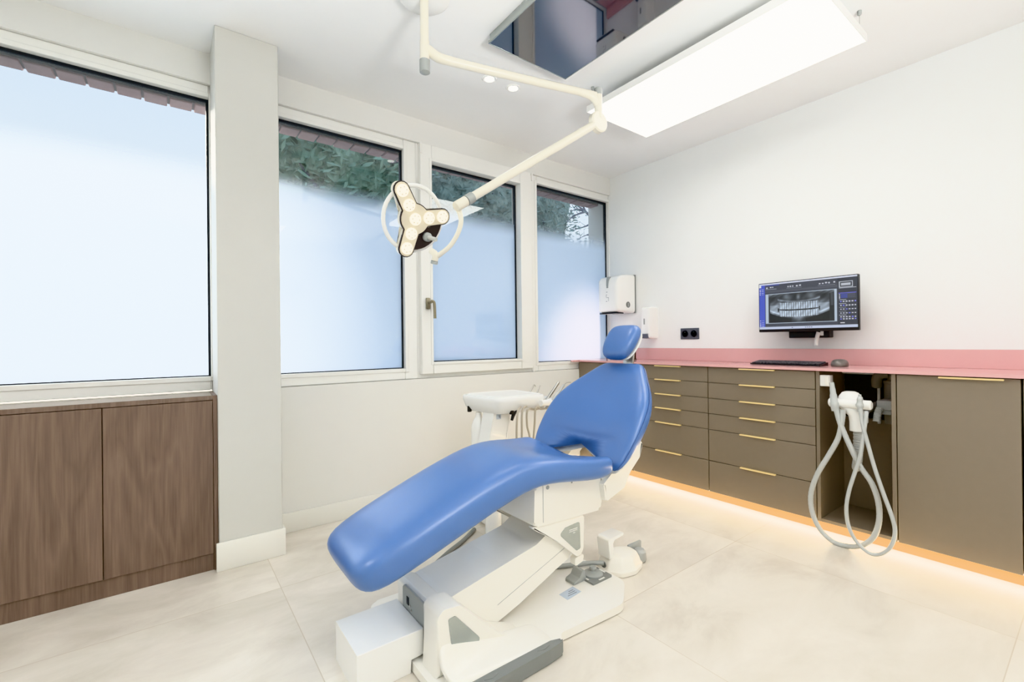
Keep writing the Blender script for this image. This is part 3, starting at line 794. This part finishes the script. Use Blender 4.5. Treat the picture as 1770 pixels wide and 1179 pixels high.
prism(b, [(2.855, .891), (3.3135, .891), (3.3135, .906), (2.855, .906)], 'xz', -.40, YW-.001, .002, 2)
bx(b, 2.778, 2.8545, YW-.03, YW-.001, .891, .906, .002)
obj('slab', b, PINK, wt)
obj('upstand', box(3.296, 3.3155, -.40, YW-.001, .9062, 1.004, .001, 1), PINK, wt)

# things in the niche
so = thing('switch_box', 'small white switch box in the niche under the pink worktop', 'switch', (2.9, .96, .82))
obj('box_body', box(2.878, 2.93, .935, .9835, .806, .868, .004), WHITE, so)
obj('rocker', box(2.872, 2.8785, .938, .958, .812, .862, .002), CREAM, so)
b = NB(); bx(b, 2.93, 3.20, .948, .966, .838, .850); bx(b, 3.188, 3.20, .948, .966, .70, .838)
b = NB(); bx(b, 3.22, 3.235, .80, .983, .858, .872, .002, 1); bx(b, 3.22, 3.235, .80, .815, .58, .8575, .002, 1)
tag(obj('bracket', b, CREAM), 'cream square metal bracket arm behind the suction holder', 'bracket')
dp = thing('drain_pipe', 'grey waste pipe standing in the niche beside the cabinet wall', 'pipe', (3.14, .72, .6))
obj('pipe_body', lathe(NB(), [(.040, 0), (.040, .10), (.046, .102), (.046, .118), (.041, .12), (.041, .215), (.044, .217), (.044, .232), (.026, .236), (.026, .285)], (3.14, .722, .602), (0, 0, 1), 28), PIPE, dp)
obj('pipe_elbow', tube(NB(), [(3.13, .74, .872), (3.13, .775, .868), (3.14, .795, .84), (3.16, .80, .80)], .024, 16, 5), PIPE, dp)
b = NB(); bx(b, 2.99, 3.09, .690, .760, .690, .740, .006)
tube(b, [(2.985, .745, .70), (2.97, .75, .67), (2.96, .752, .63)], .018, 14, 8, rib=.12)
bx(b, 3.0, 3.06, .70, .75, .665, .6905, .004)
tag(obj('duct', b, HOSEG), 'small grey plastic duct behind the suction holder', 'duct')

# suction holder
sx = 2.79
su = thing('suction_holder', 'white tee shaped suction hose holder in front of the niche', 'suction holder', (sx, .84, .60))
y0, y1 = at(1507, 703, 0, sx).y, at(1433, 692, 0, sx).y
zc0 = at(1470, 698, 0, sx).z
obj('cross_bar', lathe(NB(), [(.018, 0), (.024, .005), (.024, (y1-y0)-.005), (.018, y1-y0)], (sx, y0, zc0), (0, 1, 0), 28), WHITE, su)
ncy = at(1479, 740, 0, sx).y
b = NB()
rings = []
for z, ry, rx, cx, cy in ((.792, .020, .016, sx+.055, .832), (.786, .036, .03, sx+.05, .832), (.765, .052, .034, sx+.040, .828), (.735, .058, .034, sx+.030, .824), (.705, .050, .032, sx+.022, .820), (.670, .036, .030, sx+.02, ncy), (.640, .032, .030, sx+.02, ncy), (.594, .032, .030, sx+.02, ncy)):
    rings.append([Vector((cx+rx*math.cos(2*PI*k/24), cy+ry*math.sin(2*PI*k/24), z)) for k in range(24)])
obj('manifold_body', loft(NB(), rings), WHITE, su)
b.free()
obj('corrugated_hose', tube(NB(), [(sx+.02, ncy-.004, .60), (sx+.02, ncy-.005, .53), (sx+.022, ncy-.002, .46), (sx+.05, ncy+.012, .405), (sx+.09, ncy+.022, .395), (sx+.12, ncy+.026, .44), (sx+.13, ncy+.028, .54), (sx+.14, ncy+.02, .66), (3.20, ncy, .70)], .021, 18, 12, rib=.12), HOSEG, su)
obj('side_outlet', tube(NB(), [(sx+.02, .858, .70), (sx+.022, .866, .67), (sx+.02, .868, .64)], .015, 14, 4), HOSE, su)
obj('side_outlet', tube(NB(), [(sx+.03, .772, .70), (sx+.035, .765, .67), (sx+.03, .764, .64)], .013, 14, 4), HOSE, su)
def zz(X, Y): return (1380+X/3.275, 620+Y/3.275)
def hosepath(pts, xs):
    out = []
    for k, (X, Y) in enumerate(pts):
        q = zz(X, Y); f = k/(len(pts)-1)
        # hangs in front of the cabinet, leaning out towards its foot
        depth = xs[0]+(xs[1]-xs[0])*(1-abs(2*f-1))**.7
        p = at(q[0], q[1], 0, depth); p.z = max(p.z, .0135); out.append(p)
    return out
h1 = hosepath([(205, 250), (220, 310), (240, 375), (290, 490), (350, 610), (415, 705), (452, 810), (457, 915), (428, 1005), (365, 1055), (285, 1068), (195, 1040), (122, 965), (78, 865), (72, 760), (110, 650), (170, 550), (225, 450), (247, 350), (252, 290)], (sx-.028, sx-.045))
t = thing('suction_hose', 'thick pale grey suction hose with big tapered tip, looping to the floor', 'hose', tuple(h1[0]), 'suction hoses looping in front of the niche')
obj('hose', tube(NB(), h1, .0128, 14, 10, rib=.05), HOSE, t)
q = h1[0]; u = (q-h1[1]).normalized()
obj('hose_tip', lathe(NB(), [(.0165, -.03), (.0185, -.01), (.0195, .0), (.0195, .012), (.0165, .016), (.0165, .05), (.0135, .06), (.013, .085), (.0115, .09), (.011, .118)], q+Vector((0, 0, -.012)), Vector((0, .10, 1)), 22), HOSE, t)
h2 = hosepath([(348, 262), (357, 330), (370, 400), (395, 490), (432, 620), (482, 765), (533, 905), (547, 990), (520, 1068), (460, 1108), (395, 1098), (325, 1030), (282, 940), (272, 840), (288, 745), (318, 650), (350, 550), (368, 440), (383, 330), (386, 300)], (sx-.037, sx-.090))
t = thing('suction_hose', 'thin pale grey suction hose with short tip, looping to the floor', 'hose', tuple(h2[0]), 'suction hoses looping in front of the niche')
obj('hose', tube(NB(), h2, .0088, 14, 10), HOSE, t)
q = h2[0]
obj('hose_tip', lathe(NB(), [(.0105, -.03), (.0125, -.012), (.0165, -.004), (.0165, .006), (.013, .012), (.012, .022), (.013, .03), (.010, .042), (.007, .045), (.007, .056)], q+Vector((0, 0, -.004)), (0, 0, 1), 20), HOSE, t)

# ============================================================ ON THE WORKTOP AND WALL
# keyboard
kb = thing('keyboard', 'black computer keyboard lying on the pink worktop', 'keyboard', (3.12, 1.24, .906))
ky0, ky1, kx0, kx1 = 1.035, 1.435, 3.035, 3.165
b = NB()
prism(b, [(kx0, .907), (kx1, .907), (kx1, .924), (kx1-.012, .926), (kx0, .913)], 'xz', ky0, ky1, .001, 1)
obj('key_base', b, BLACK, kb)
b = NB()
KEYM = mat('charcoal_keys', (78, 76, 82), 0.45)
for r_ in range(5):
    for c_ in range(18):
        yy = ky0+.008+c_*.0215; xx = kx0+.008+r_*.022
        zz0 = .9135+(xx-kx0)*.108
        bx(b, xx, xx+.0185, yy, yy+.0185, zz0, zz0+.0075, .0012, 1)
obj('keys', b, KEYM, kb)
ms = thing('computer_mouse', 'dark grey computer mouse beside the keyboard on pink worktop', 'mouse', (3.10, .957, .906))
b = NB(); rings = []
for s, z in ((.96, .907), (1.0, .912), (1.0, .918), (.93, .928), (.78, .936), (.5, .9405), (.2, .942)):
    rings.append([Vector((3.10+.056*s*math.cos(a), .957+.042*s*math.sin(a), .907+(z-.907)*1.2)) for a in [2*PI*k/24 for k in range(24)]])
obj('mouse_shell', loft(b, rings), mat('charcoal_mouse_shell', (112, 108, 104), 0.3, metal=.3), ms)
obj('mouse_base', lathe(NB(), [(.001, 0), (.030, .0005), (.040, .004), (.038, .005)], (3.10, .957, .9062), (0, 0, 1), 24), BLACK, ms)

# monitor
MX = 3.13
a0 = at(1311, 491, 0, MX); a1 = at(1485, 570, 0, MX)
my1, my0 = a0.y, a1.y; mz0, mz1 = a1.z-.002, a0.z
mo = thing('monitor', 'flat monitor on a wall mount showing a panoramic dental x-ray', 'monitor', (MX, (my0+my1)/2, mz0))
obj('housing', box(MX, MX+.03, my0, my1, mz0, mz1, .004), BLACK, mo)
NU, NV = 300, 170
sy1, sy0, sz1, sz0 = my1-.005, my0+.005, mz1-.005, mz0+.018
pic = np.zeros((NV, NU, 3)); U_, V_ = np.meshgrid((np.arange(NU)+.5)/NU, (np.arange(NV)+.5)/NV)
def fill(u0, u1, v0, v1, c):
    mm = (U_ >= u0) & (U_ < u1) & (V_ >= v0) & (V_ < v1); pic[mm] = lin(c)
pic[:] = lin((74, 78, 90))
fill(0, 1, 0, .032, (224, 230, 246)); fill(0, .068, .032, .945, (78, 96, 208)); fill(0, 1, .945, 1, (206, 216, 240))
fill(.0, .022, .03, .085, (236, 240, 250)); fill(.07, .23, .035, .055, (70, 86, 180))
fill(.068, .82, .16, .20, (88, 92, 104)); fill(.82, 1, .032, .945, (62, 66, 78))
# x-ray film
x0, x1, y0, y1 = .075, .812, .235, .875
uu = (U_-x0)/(x1-x0); vv = (V_-y0)/(y1-y0)
inside = (uu >= 0) & (uu <= 1) & (vv >= 0) & (vv <= 1)
cx = uu-.485
g = np.full(U_.shape, .17)
g += .10*np.exp(-((vv-.20)/.14)**2)*(0.6+.4*np.cos(uu*34))                       # sinus region streaks
jawu = .36+.20*(np.abs(cx)/.4)**2
jaw = np.exp(-(((np.abs(cx)-.33)/.115)**4)) * np.exp(-(((vv-.52)/.24)**4))      # rami
g += .42*jaw*(.8+.2*np.sin(uu*52+vv*31))
arch = .80-.22*(cx/.42)**2                                                       # lower border of the jaw
g += .30*np.exp(-((vv-arch)/.045)**2)*(np.abs(cx) < .42)
g += .20*((vv < arch) & (vv > .40) & (np.abs(cx) < .42))
g += .34*np.exp(-((cx)/.07)**2)*np.exp(-((vv-.86)/.10)**2)
g += .34*np.exp(-((vv-(.31-.10*(cx/.3)**2))/.030)**2)*(np.abs(cx) < .30)         # palate line
for (up, v0, v1) in ((True, .33, .555), (False, .60, .80)):
    sag = .03*(cx/.28)**2
    band = (vv > v0-sag*.5) & (vv < v1-sag*.9) & (np.abs(cx) < .275)
    tw = .036+.016*np.minimum(np.abs(cx)/.2, 1)
    ph = np.sin(PI*cx/ .0335)**2
    root = (vv-v0)/(v1-v0) if up else (v1-vv)/(v1-v0)
    g = np.where(band, g*.25+.52+.34*np.clip(ph*1.6-.5*(1-root), 0, 1)*(1-.25*np.abs(np.sin(cx*19))), g)
gap = np.abs(vv-(.578-.035*(cx/.28)**2)) < .013
g = np.where(gap & (np.abs(cx) < .28), .13, g)
g = np.where((np.abs(cx) > .28) & (np.abs(cx) < .30) & (np.abs(vv-.56) < .06), .2, g)
g *= 1+.08*np.sin(uu*61+vv*23)
dark = (vv > arch+.07) & (np.abs(cx) > .10); g = np.where(dark, .13, g)
g = np.where((np.abs(cx) > .42) & (vv > .12), .18+.16*np.exp(-((np.abs(cx)-.455)/.018)**2)*(vv < .5), g)
g += np.clip(.55*(1-vv/.13), 0, 1)*(vv < .13)*(np.clip(np.abs(cx)*3-.3, 0, 1))*(.7+.3*np.sin(uu*70+vv*60))
g += .30*np.exp(-((vv-.14)/.10)**2)*np.exp(-((np.abs(cx)-.17)/.05)**2)+.35*np.exp(-((vv-.16)/.10)**2)*np.exp(-((cx)/.025)**2)
g = np.where((vv < .015) | (vv > .985) | (uu < .045) | (uu > .97), .86, g)
g = np.clip(g, 0, 1)
film = np.stack([g*.88, g*.95, np.clip(g*1.03, 0, 1)], -1)
film = np.where(film <= .04045, film/12.92, ((film+.055)/1.055)**2.4)
pic[inside] = film[inside]
# small interface marks
for v in (.115, .15, .19, .225, .80, .845, .885, .92):
    fill(.008, .018, v, v+.018, (232, 236, 250)); fill(.027, .055, v+.004, v+.013, (186, 196, 240))
for u0, u1, v in ((.08, .10, .085), (.125, .145, .075), (.15, .165, .075), (.32, .335, .09), (.345, .36, .09), (.37, .385, .09), (.41, .43, .09), (.445, .465, .085), (.645, .66, .095), (.675, .69, .095), (.705, .725, .085), (.735, .75, .09), (.785, .80, .085)):
    fill(u0, u1, v, v+.025, (206, 210, 222))
for u0, u1, v in ((.075, .20, .125), (.31, .47, .135), (.635, .80, .14)): fill(u0, u1, v, v+.008, (150, 155, 168))
fill(.835, .96, .10, .215, (200, 206, 216)); fill(.842, .953, .112, .205, (70, 74, 84)); fill(.855, .94, .135, .185, (196, 202, 212))
fill(.835, .99, .225, .235, (190, 196, 208)); fill(.83, .99, .325, .338, (110, 110, 236)); fill(.85, .91, .345, .43, (70, 82, 160))
for k, v in enumerate((.345, .37, .395, .42)): fill(.835, .842, v, v+.014, (220, 224, 236)); fill(.91, .985, v, v+.006, (110, 116, 140))
for v in (.455, .53, .605, .68, .755): fill(.835, .90, v, v+.009, (176, 180, 190))
for r_, v in enumerate((.485, .56, .635, .71, .785, .825)):
    for c_ in range(6):
        fill(.842+.026*c_, .858+.026*c_, v, v+.02, (205, 208, 222) if (c_*7+r_*3) % 5 else (130, 132, 236))
fill(.845, .885, .90, .92, (226, 228, 236))
for u in (.36, .50, .52, .54, .56): fill(u, u+.012, .965, .98, (120, 130, 160))
b = NB(); vsg = [[b.verts.new((MX-.0012, sy1+(sy0-sy1)*i/NU, sz1+(sz0-sz1)*j/NV)) for i in range(NU+1)] for j in range(NV+1)]
for j in range(NV):
    for i in range(NU): b.faces.new((vsg[j][i], vsg[j][i+1], vsg[j+1][i+1], vsg[j+1][i]))
b.faces.ensure_lookup_table()
o = obj('screen', b, SCREEN, mo, smooth=False)
at_ = o.data.color_attributes.new('picture', 'FLOAT_COLOR', 'CORNER')
cols = np.ones((NV*NU, 4, 4), dtype=np.float32); cols[:, :, :3] = pic.reshape(-1, 1, 3)
at_.data.foreach_set('color', cols.ravel())
mnt = obj('wall_mount', box(3.25, 3.316, 1.055, 1.285, 1.075, 1.19, .003, 1), BLACK, mo)
obj('mount_arm', box(MX+.030, 3.25, 1.13, 1.21, 1.16, 1.32, .003, 1), BLACK, mo)
obj('connector', box(3.235, 3.2495, 1.085, 1.10, 1.088, 1.115, .002), WHITE, mnt)
q = [at(*p, 0, 3.238) for p in ((1415, 574), (1413, 581), (1411, 590), (1411, 597))]
obj('white_cable', tube(NB(), q, [.012, .012, .011, .010], 10, 5), WHITE, mo)

# paper towel dispenser
pd = thing('towel_dispenser', 'white wall paper towel dispenser above the headrest, in the corner', 'dispenser', (3.2, 2.68, 1.315))
ya, yb = 2.555, 2.815; za, zb = 1.315, 1.655
obj('back_plate', box(3.300, 3.3165, ya, yb, za, zb, .004), DGREY, pd)
b = NB()
rad = .030
def drect(x, s, dz):  # rounded rectangle in yz
    cy_, cz_ = (ya+yb)/2, (za+zb)/2
    pts = rounded([(ya, za), (yb, za), (yb, zb), (ya, zb)], rad, 6)
    return [Vector((x, cy_+(p[0]-cy_)*s[0], cz_+(p[1]-cz_)*s[1]+dz)) for p in pts]
loft(b, [drect(3.299, (1, 1), 0), drect(3.25, (.99, .995), 0), drect(3.20, (.98, .985), -.001), drect(3.15, (.955, .955), -.004), drect(3.125, (.93, .915), -.008), drect(3.105, (.88, .85), -.013), drect(3.095, (.80, .76), -.016), drect(3.090, (.66, .62), -.018), drect(3.0885, (.5, .45), -.018)])
cov = obj('cover', b, WHITE, pd)
b = NB()
for k in range(5):
    z = 1.535+.02*k; xo = (0, .001, .004, .008, .016)[k]; bx(b, 3.0865+xo, 3.104+xo, 2.676-.001*k, 2.696+.002*k, z, z+.0205)
obj('level_window', b, GREYP, cov)
obj('lock_badge', lathe(NB(), [(.027, 0), (.027, .002), (.020, .003)], (3.21, ya+.0035, 1.385), (0, -1, 0), 26), DGREY, cov)
b = NB()
for k in range(3): bx(b, 3.203+.004*k, 3.2055+.004*k, ya-.0004, ya+.0008, 1.370, 1.400)
obj('badge_pattern', b, HOSE, cov, smooth=False)
b = NB()
bx(b, 3.0875, 3.0905, 2.685, 2.700, 1.498, 1.502)
bx(b, 3.0875, 3.0905, 2.690, 2.700, 1.475, 1.478); bx(b, 3.0875, 3.0905, 2.698, 2.7005, 1.452, 1.475)
bx(b, 3.0875, 3.0905, 2.672, 2.695, 1.449, 1.452); bx(b, 3.0875, 3.0905, 2.672, 2.6745, 1.418, 1.449); bx(b, 3.0875, 3.0905, 2.690, 2.702, 1.416, 1.421)
obj('printed_marks', b, PRINT, cov, smooth=False)
obj('outlet_slot', box(3.10, 3.20, 2.60, 2.79, 1.3095, 1.3185), BLACK, pd, smooth=False)
tag(obj('paper_towel', prism(NB(), [(3.10, 1.306), (3.18, 1.310), (3.18, 1.3085), (3.10, 1.3045)], 'xz', 2.62, 2.76), PAPER, None, smooth=False), 'white paper towel end poking out of the towel dispenser', 'paper towel')
# soap dispenser
sd = thing('soap_dispenser', 'small white wall soap dispenser with grey push lever', 'dispenser', (3.26, 2.38, 1.08))
b = NB()
ya, yb, za, zb = 2.330, 2.430, 1.083, 1.355; rad = .018
loft(b, [drect(3.3162, (1, 1), 0), drect(3.27, (1, 1), 0), drect(3.235, (.97, .985), 0), drect(3.215, (.86, .93), 0), drect(3.209, (.6, .8), 0)])
sb = obj('cover', b, WHITE, sd)
obj('level_window', box(3.2065, 3.212, 2.385, 2.397, 1.205, 1.255, .001, 1), GREYP, sb)
obj('push_lever', prism(NB(), rounded([(3.195, 1.088), (3.190, 1.125), (3.262, 1.125), (3.262, 1.088)], .006), 'xz', 2.352, 2.432, .003), mat('slate_grey_lever', (92, 98, 112), .4), sd)
# sockets
sk = thing('wall_socket', 'black double wall socket above the pink upstand', 'socket', (3.31, 2.03, 1.075))
obj('cover_plate', box(3.309, 3.3165, 1.955, 2.115, 1.076, 1.164, .002, 1), mat('anthracite_socket', (82, 86, 96), .45), sk)
for yy in (1.997, 2.073):
    s_ = obj('socket_insert', lathe(NB(), [(.029, 0), (.029, .002), (.026, .003), (.024, -.004), (.004, -.005)], (3.309, yy, 1.12), (-1, 0, 0), 26), SLATE, sk)
    obj('earth_pin', lathe(NB(), [(.003, 0), (.003, .008)], (3.312, yy, 1.132), (-1, 0, 0), 10), CHROME, s_)
# dark cylinder at the far end of the worktop
q = at(1096, 615, 0, 3.20)
tp = thing('mixer_tap', 'small dark bronze tap base on pink worktop behind the headrest', 'tap', (3.2, q.y, .906))
obj('tap_body', lathe(NB(), [(.022, 0), (.022, .006), (.016, .010), (.016, .085), (.012, .09)], (3.2, q.y, .9065), (0, 0, 1), 22), mat('dark_bronze', (74, 58, 48), .35, metal=.6), tp)
obj('tap_spout', tube(NB(), [(3.2, q.y, .98), (3.16, q.y+.012, .99), (3.10, q.y+.03, .985), (3.085, q.y+.035, .965)], .009, 12, 5), CHROME, tp)

# ============================================================ OUTSIDE
def tree(x, y, z0, z1, rx, ry, n, label, lm, seed, tips=6):
    rnd = random.Random(seed)
    t = thing('tree', label, 'tree', (x, y, -.3), 'trees outside the window')
    b = NB(); tube(b, [(x, y, -.3), (x+.1, y, 1.2), (x-.05, y+.1, z0+.4), (x+.1, y, (z0+z1)/2)], [.16, .13, .10, .05], 10, 5)
    for k in range(tips):
        a = rnd.uniform(0, 2*PI); l = rnd.uniform(.6, 1.0)
        p = Vector((x, y, z0+rnd.uniform(.2, .7)*(z1-z0)*.6)); e = p+Vector((math.cos(a)*rx*l, math.sin(a)*ry*l, rnd.uniform(.2, .9)))
        tube(b, [p, (p+e)/2+Vector((0, 0, .12)), e], [.05, .03, .01], 6, 4)
    obj('trunk', b, BARK, t)
    b = NB()
    for k in range(n):
        while True:
            q = Vector((rnd.uniform(-1, 1), rnd.uniform(-1, 1), rnd.uniform(-1, 1)))
            if q.length < 1: break
        q = q*(0.55+.45*rnd.random())
        p = Vector((x+q.x*rx, y+q.y*ry, (z0+z1)/2+q.z*(z1-z0)/2))
        s = rnd.uniform(.04, .12)
        u = Vector((rnd.gauss(0, 1), rnd.gauss(0, 1), rnd.gauss(0, .6))).normalized(); v = u.orthogonal().normalized()
        b.faces.new([b.verts.new(p+u*s), b.verts.new(p+v*s*.4), b.verts.new(p-u*s), b.verts.new(p-v*s*.4)])
    core = bmesh.ops.create_icosphere(b, subdivisions=6, radius=1.0)['verts']
    for v in core:
        f = .66+.10*math.sin(v.co.x*9+seed)*math.sin(v.co.y*8)*math.cos(v.co.z*9)+.02*rnd.uniform(-1, 1)
        v.co = Vector((x+v.co.x*rx*f, y+v.co.y*ry*f, (z0+z1)/2+v.co.z*(z1-z0)/2*f))
    obj('crown', b, lm, t, smooth=False)
tree(1.8, 6.0, 1.9, 5.6, 1.35, .9, 11000, 'dense green tree seen in the clear glass strip just right of the pillar', LEAF2, 3)
tree(5.6, 8.8, 2.4, 7.0, 1.9, .9, 12000, 'dark tree seen in the clear glass strip of the opening sash', LEAF, 5)
tree(9.9, 11.2, 3.0, 8.2, 1.25, .9, 7000, 'dark tree at the near half of the corner window, above the frosted film', LEAF, 8)
# bare branching tree against the sky in the corner window
rnd = random.Random(21)
t = thing('tree', 'bare-branched tree against bright sky in the corner window by the right wall', 'tree', (9.0, 7.9, -.3), 'trees outside the window')
b = NB()
root = at(1062, 460, 1, 7.9); trunk = [Vector((root.x+.35, 7.9, -.3)), root] + [at(*q, 1, 7.9) for q in ((1046, 405), (1030, 384), (1012, 366), (996, 354))]
tube(b, trunk, [.12, .08, .06, .045, .03, .012], 8, 5)
for a_, bs in (((1030, 384), ((1010, 392), (990, 398))), ((1012, 366), ((1008, 355), (1011, 346))), ((1012, 366), ((995, 372), (978, 384))), ((1008, 364), ((996, 362), (986, 366))), ((1040, 396), ((1020, 404), (1000, 412))), ((1030, 384), ((1036, 372), (1046, 366)))):
    tube(b, [at(*a_, 1, 7.9)]+[at(*q, 1, 7.9) for q in bs], [.03, .02, .006], 6, 4)
    for k in range(5):
        s0 = at(*a_, 1, 7.9).lerp(at(*bs[-1], 1, 7.9), rnd.uniform(.3, 1)); tube(b, [s0, s0+Vector((rnd.uniform(-.25, .25), rnd.uniform(-.1, .1), rnd.uniform(-.12, .25)))], [.008, .003], 5, 2)
obj('trunk', b, BARK, t)
b = NB()
for k in range(700):
    px, py = rnd.uniform(960, 1055), rnd.uniform(340, 425)
    if 1003 < px and py < 412 and rnd.random() < .80: continue
    p = at(px, py, 1, 7.9+rnd.uniform(-.3, .3)); s = rnd.uniform(.03, .08)
    u = Vector((rnd.gauss(0, 1), rnd.gauss(0, 1), rnd.gauss(0, .6))).normalized(); v = u.orthogonal().normalized()
    b.faces.new([b.verts.new(p+u*s), b.verts.new(p+v*s*.4), b.verts.new(p-u*s), b.verts.new(p-v*s*.4)])
obj('crown', b, LEAF, t, smooth=False)
struct('ground', box(-14, 22, YO+.01, 24, -.4, -.3), mat('pale_paving_outside', (176, 172, 164), .9), smooth=False)

# ============================================================ LIGHT
w = bpy.data.worlds.new('sky'); SC.world = w; w.use_nodes = True
nt = w.node_tree; bg = nt.nodes['Background']
tcw = nt.nodes.new('ShaderNodeTexCoord'); sxw = nt.nodes.new('ShaderNodeSeparateXYZ'); nt.links.new(tcw.outputs['Generated'], sxw.inputs[0])
rw = nt.nodes.new('ShaderNodeValToRGB'); nt.links.new(sxw.outputs['Z'], rw.inputs['Fac'])
rw.color_ramp.elements[0].position = 0.0; rw.color_ramp.elements[0].color = (.92, .95, 1, 1)
rw.color_ramp.elements[1].position = 0.7; rw.color_ramp.elements[1].color = (.58, .76, 1, 1)
nt.links.new(rw.outputs['Color'], bg.inputs['Color']); bg.inputs['Strength'].default_value = 1.9

def lamp_light(name, kind, loc, energy, color, target=None, **k):
    l = bpy.data.lights.new(name, kind); l.energy = energy; l.color = color
    for a, v in k.items(): setattr(l, a, v)
    o = bpy.data.objects.new(name, l); C.objects.link(o); o.location = loc
    if target is not None: o.rotation_euler = (Vector(target)-Vector(loc)).to_track_quat('-Z', 'Y').to_euler()
    return o
# added fill lights out of view, just under the ceiling
lamp_light('ceiling_fill_light', 'AREA', (.84, -1.1, H-.03), 22, (1, .99, .975), (.84, -1.1, 0), shape='RECTANGLE', size=.7, size_y=1.2)
lamp_light('ceiling_fill_light', 'AREA', (-1.3, 1.5, H-.03), 20, (1, .985, .96), (-1.3, 1.5, 0), shape='RECTANGLE', size=.5, size_y=.8)
# added unseen fill, aimed upward to brighten the ceiling
lamp_light('upward_fill_light', 'AREA', (.8, -.9, 1.30), 66, (1, .995, .99), (1.0, -.3, H), shape='DISK', size=.6, spread=R(110))
for (x, y) in ((1.493, 2.166), (1.663, 2.162)):
    lamp_light('downlight_beam', 'SPOT', (x, y, H-.02), 7, (1, .97, .93), (x, y, 0), spot_size=R(120), spot_blend=.8, shadow_soft_size=.04)
# warm LED strip under the taupe units
led = lamp_light('plinth_led_strip', 'AREA', (2.9115, 1.2, .030), 21, (1, .79, .52), (2.0, 1.2, -.12), shape='RECTANGLE', size=3.2, size_y=.04)
ldir = Vector((-1, 0, -.12)).normalized(); lX = Vector((0, 1, 0)); lY = (-ldir).cross(lX)
led.rotation_euler = Matrix((lX, lY, -ldir)).transposed().to_euler()
# sunlight coming through gaps between the trees onto the panes
sun = dict(spot_blend=1.0, shadow_soft_size=.15)
lamp_light('sun_through_leaves', 'SPOT', (4.6, 6.0, 3.2), 2700, (1, .72, .60), (2.97, 2.9, 1.07), spot_size=R(13), **sun)
lamp_light('sun_through_leaves', 'SPOT', (-.6, 6.0, 3.4), 4600, (1, .90, .80), (-.25, 2.9, 1.35), spot_size=R(40), **sun)
lamp_light('sun_through_leaves', 'SPOT', (.2, 6.0, 3.0), 520, (1, .86, .76), (.46, 2.9, .98), spot_size=R(11), **sun)

SC.view_settings.view_transform = 'Khronos PBR Neutral'
SC.view_settings.look = 'None'
SC.view_settings.exposure = -0.15
SC.cycles.max_bounces = 10
SC.cycles.diffuse_bounces = 6
SC.cycles.glossy_bounces = 5
SC.cycles.transparent_max_bounces = 12
SC.cycles.use_denoising = True
SC.cycles.caustics_reflective = False
SC.cycles.caustics_refractive = False
SC.cycles.sample_clamp_indirect = 6.0
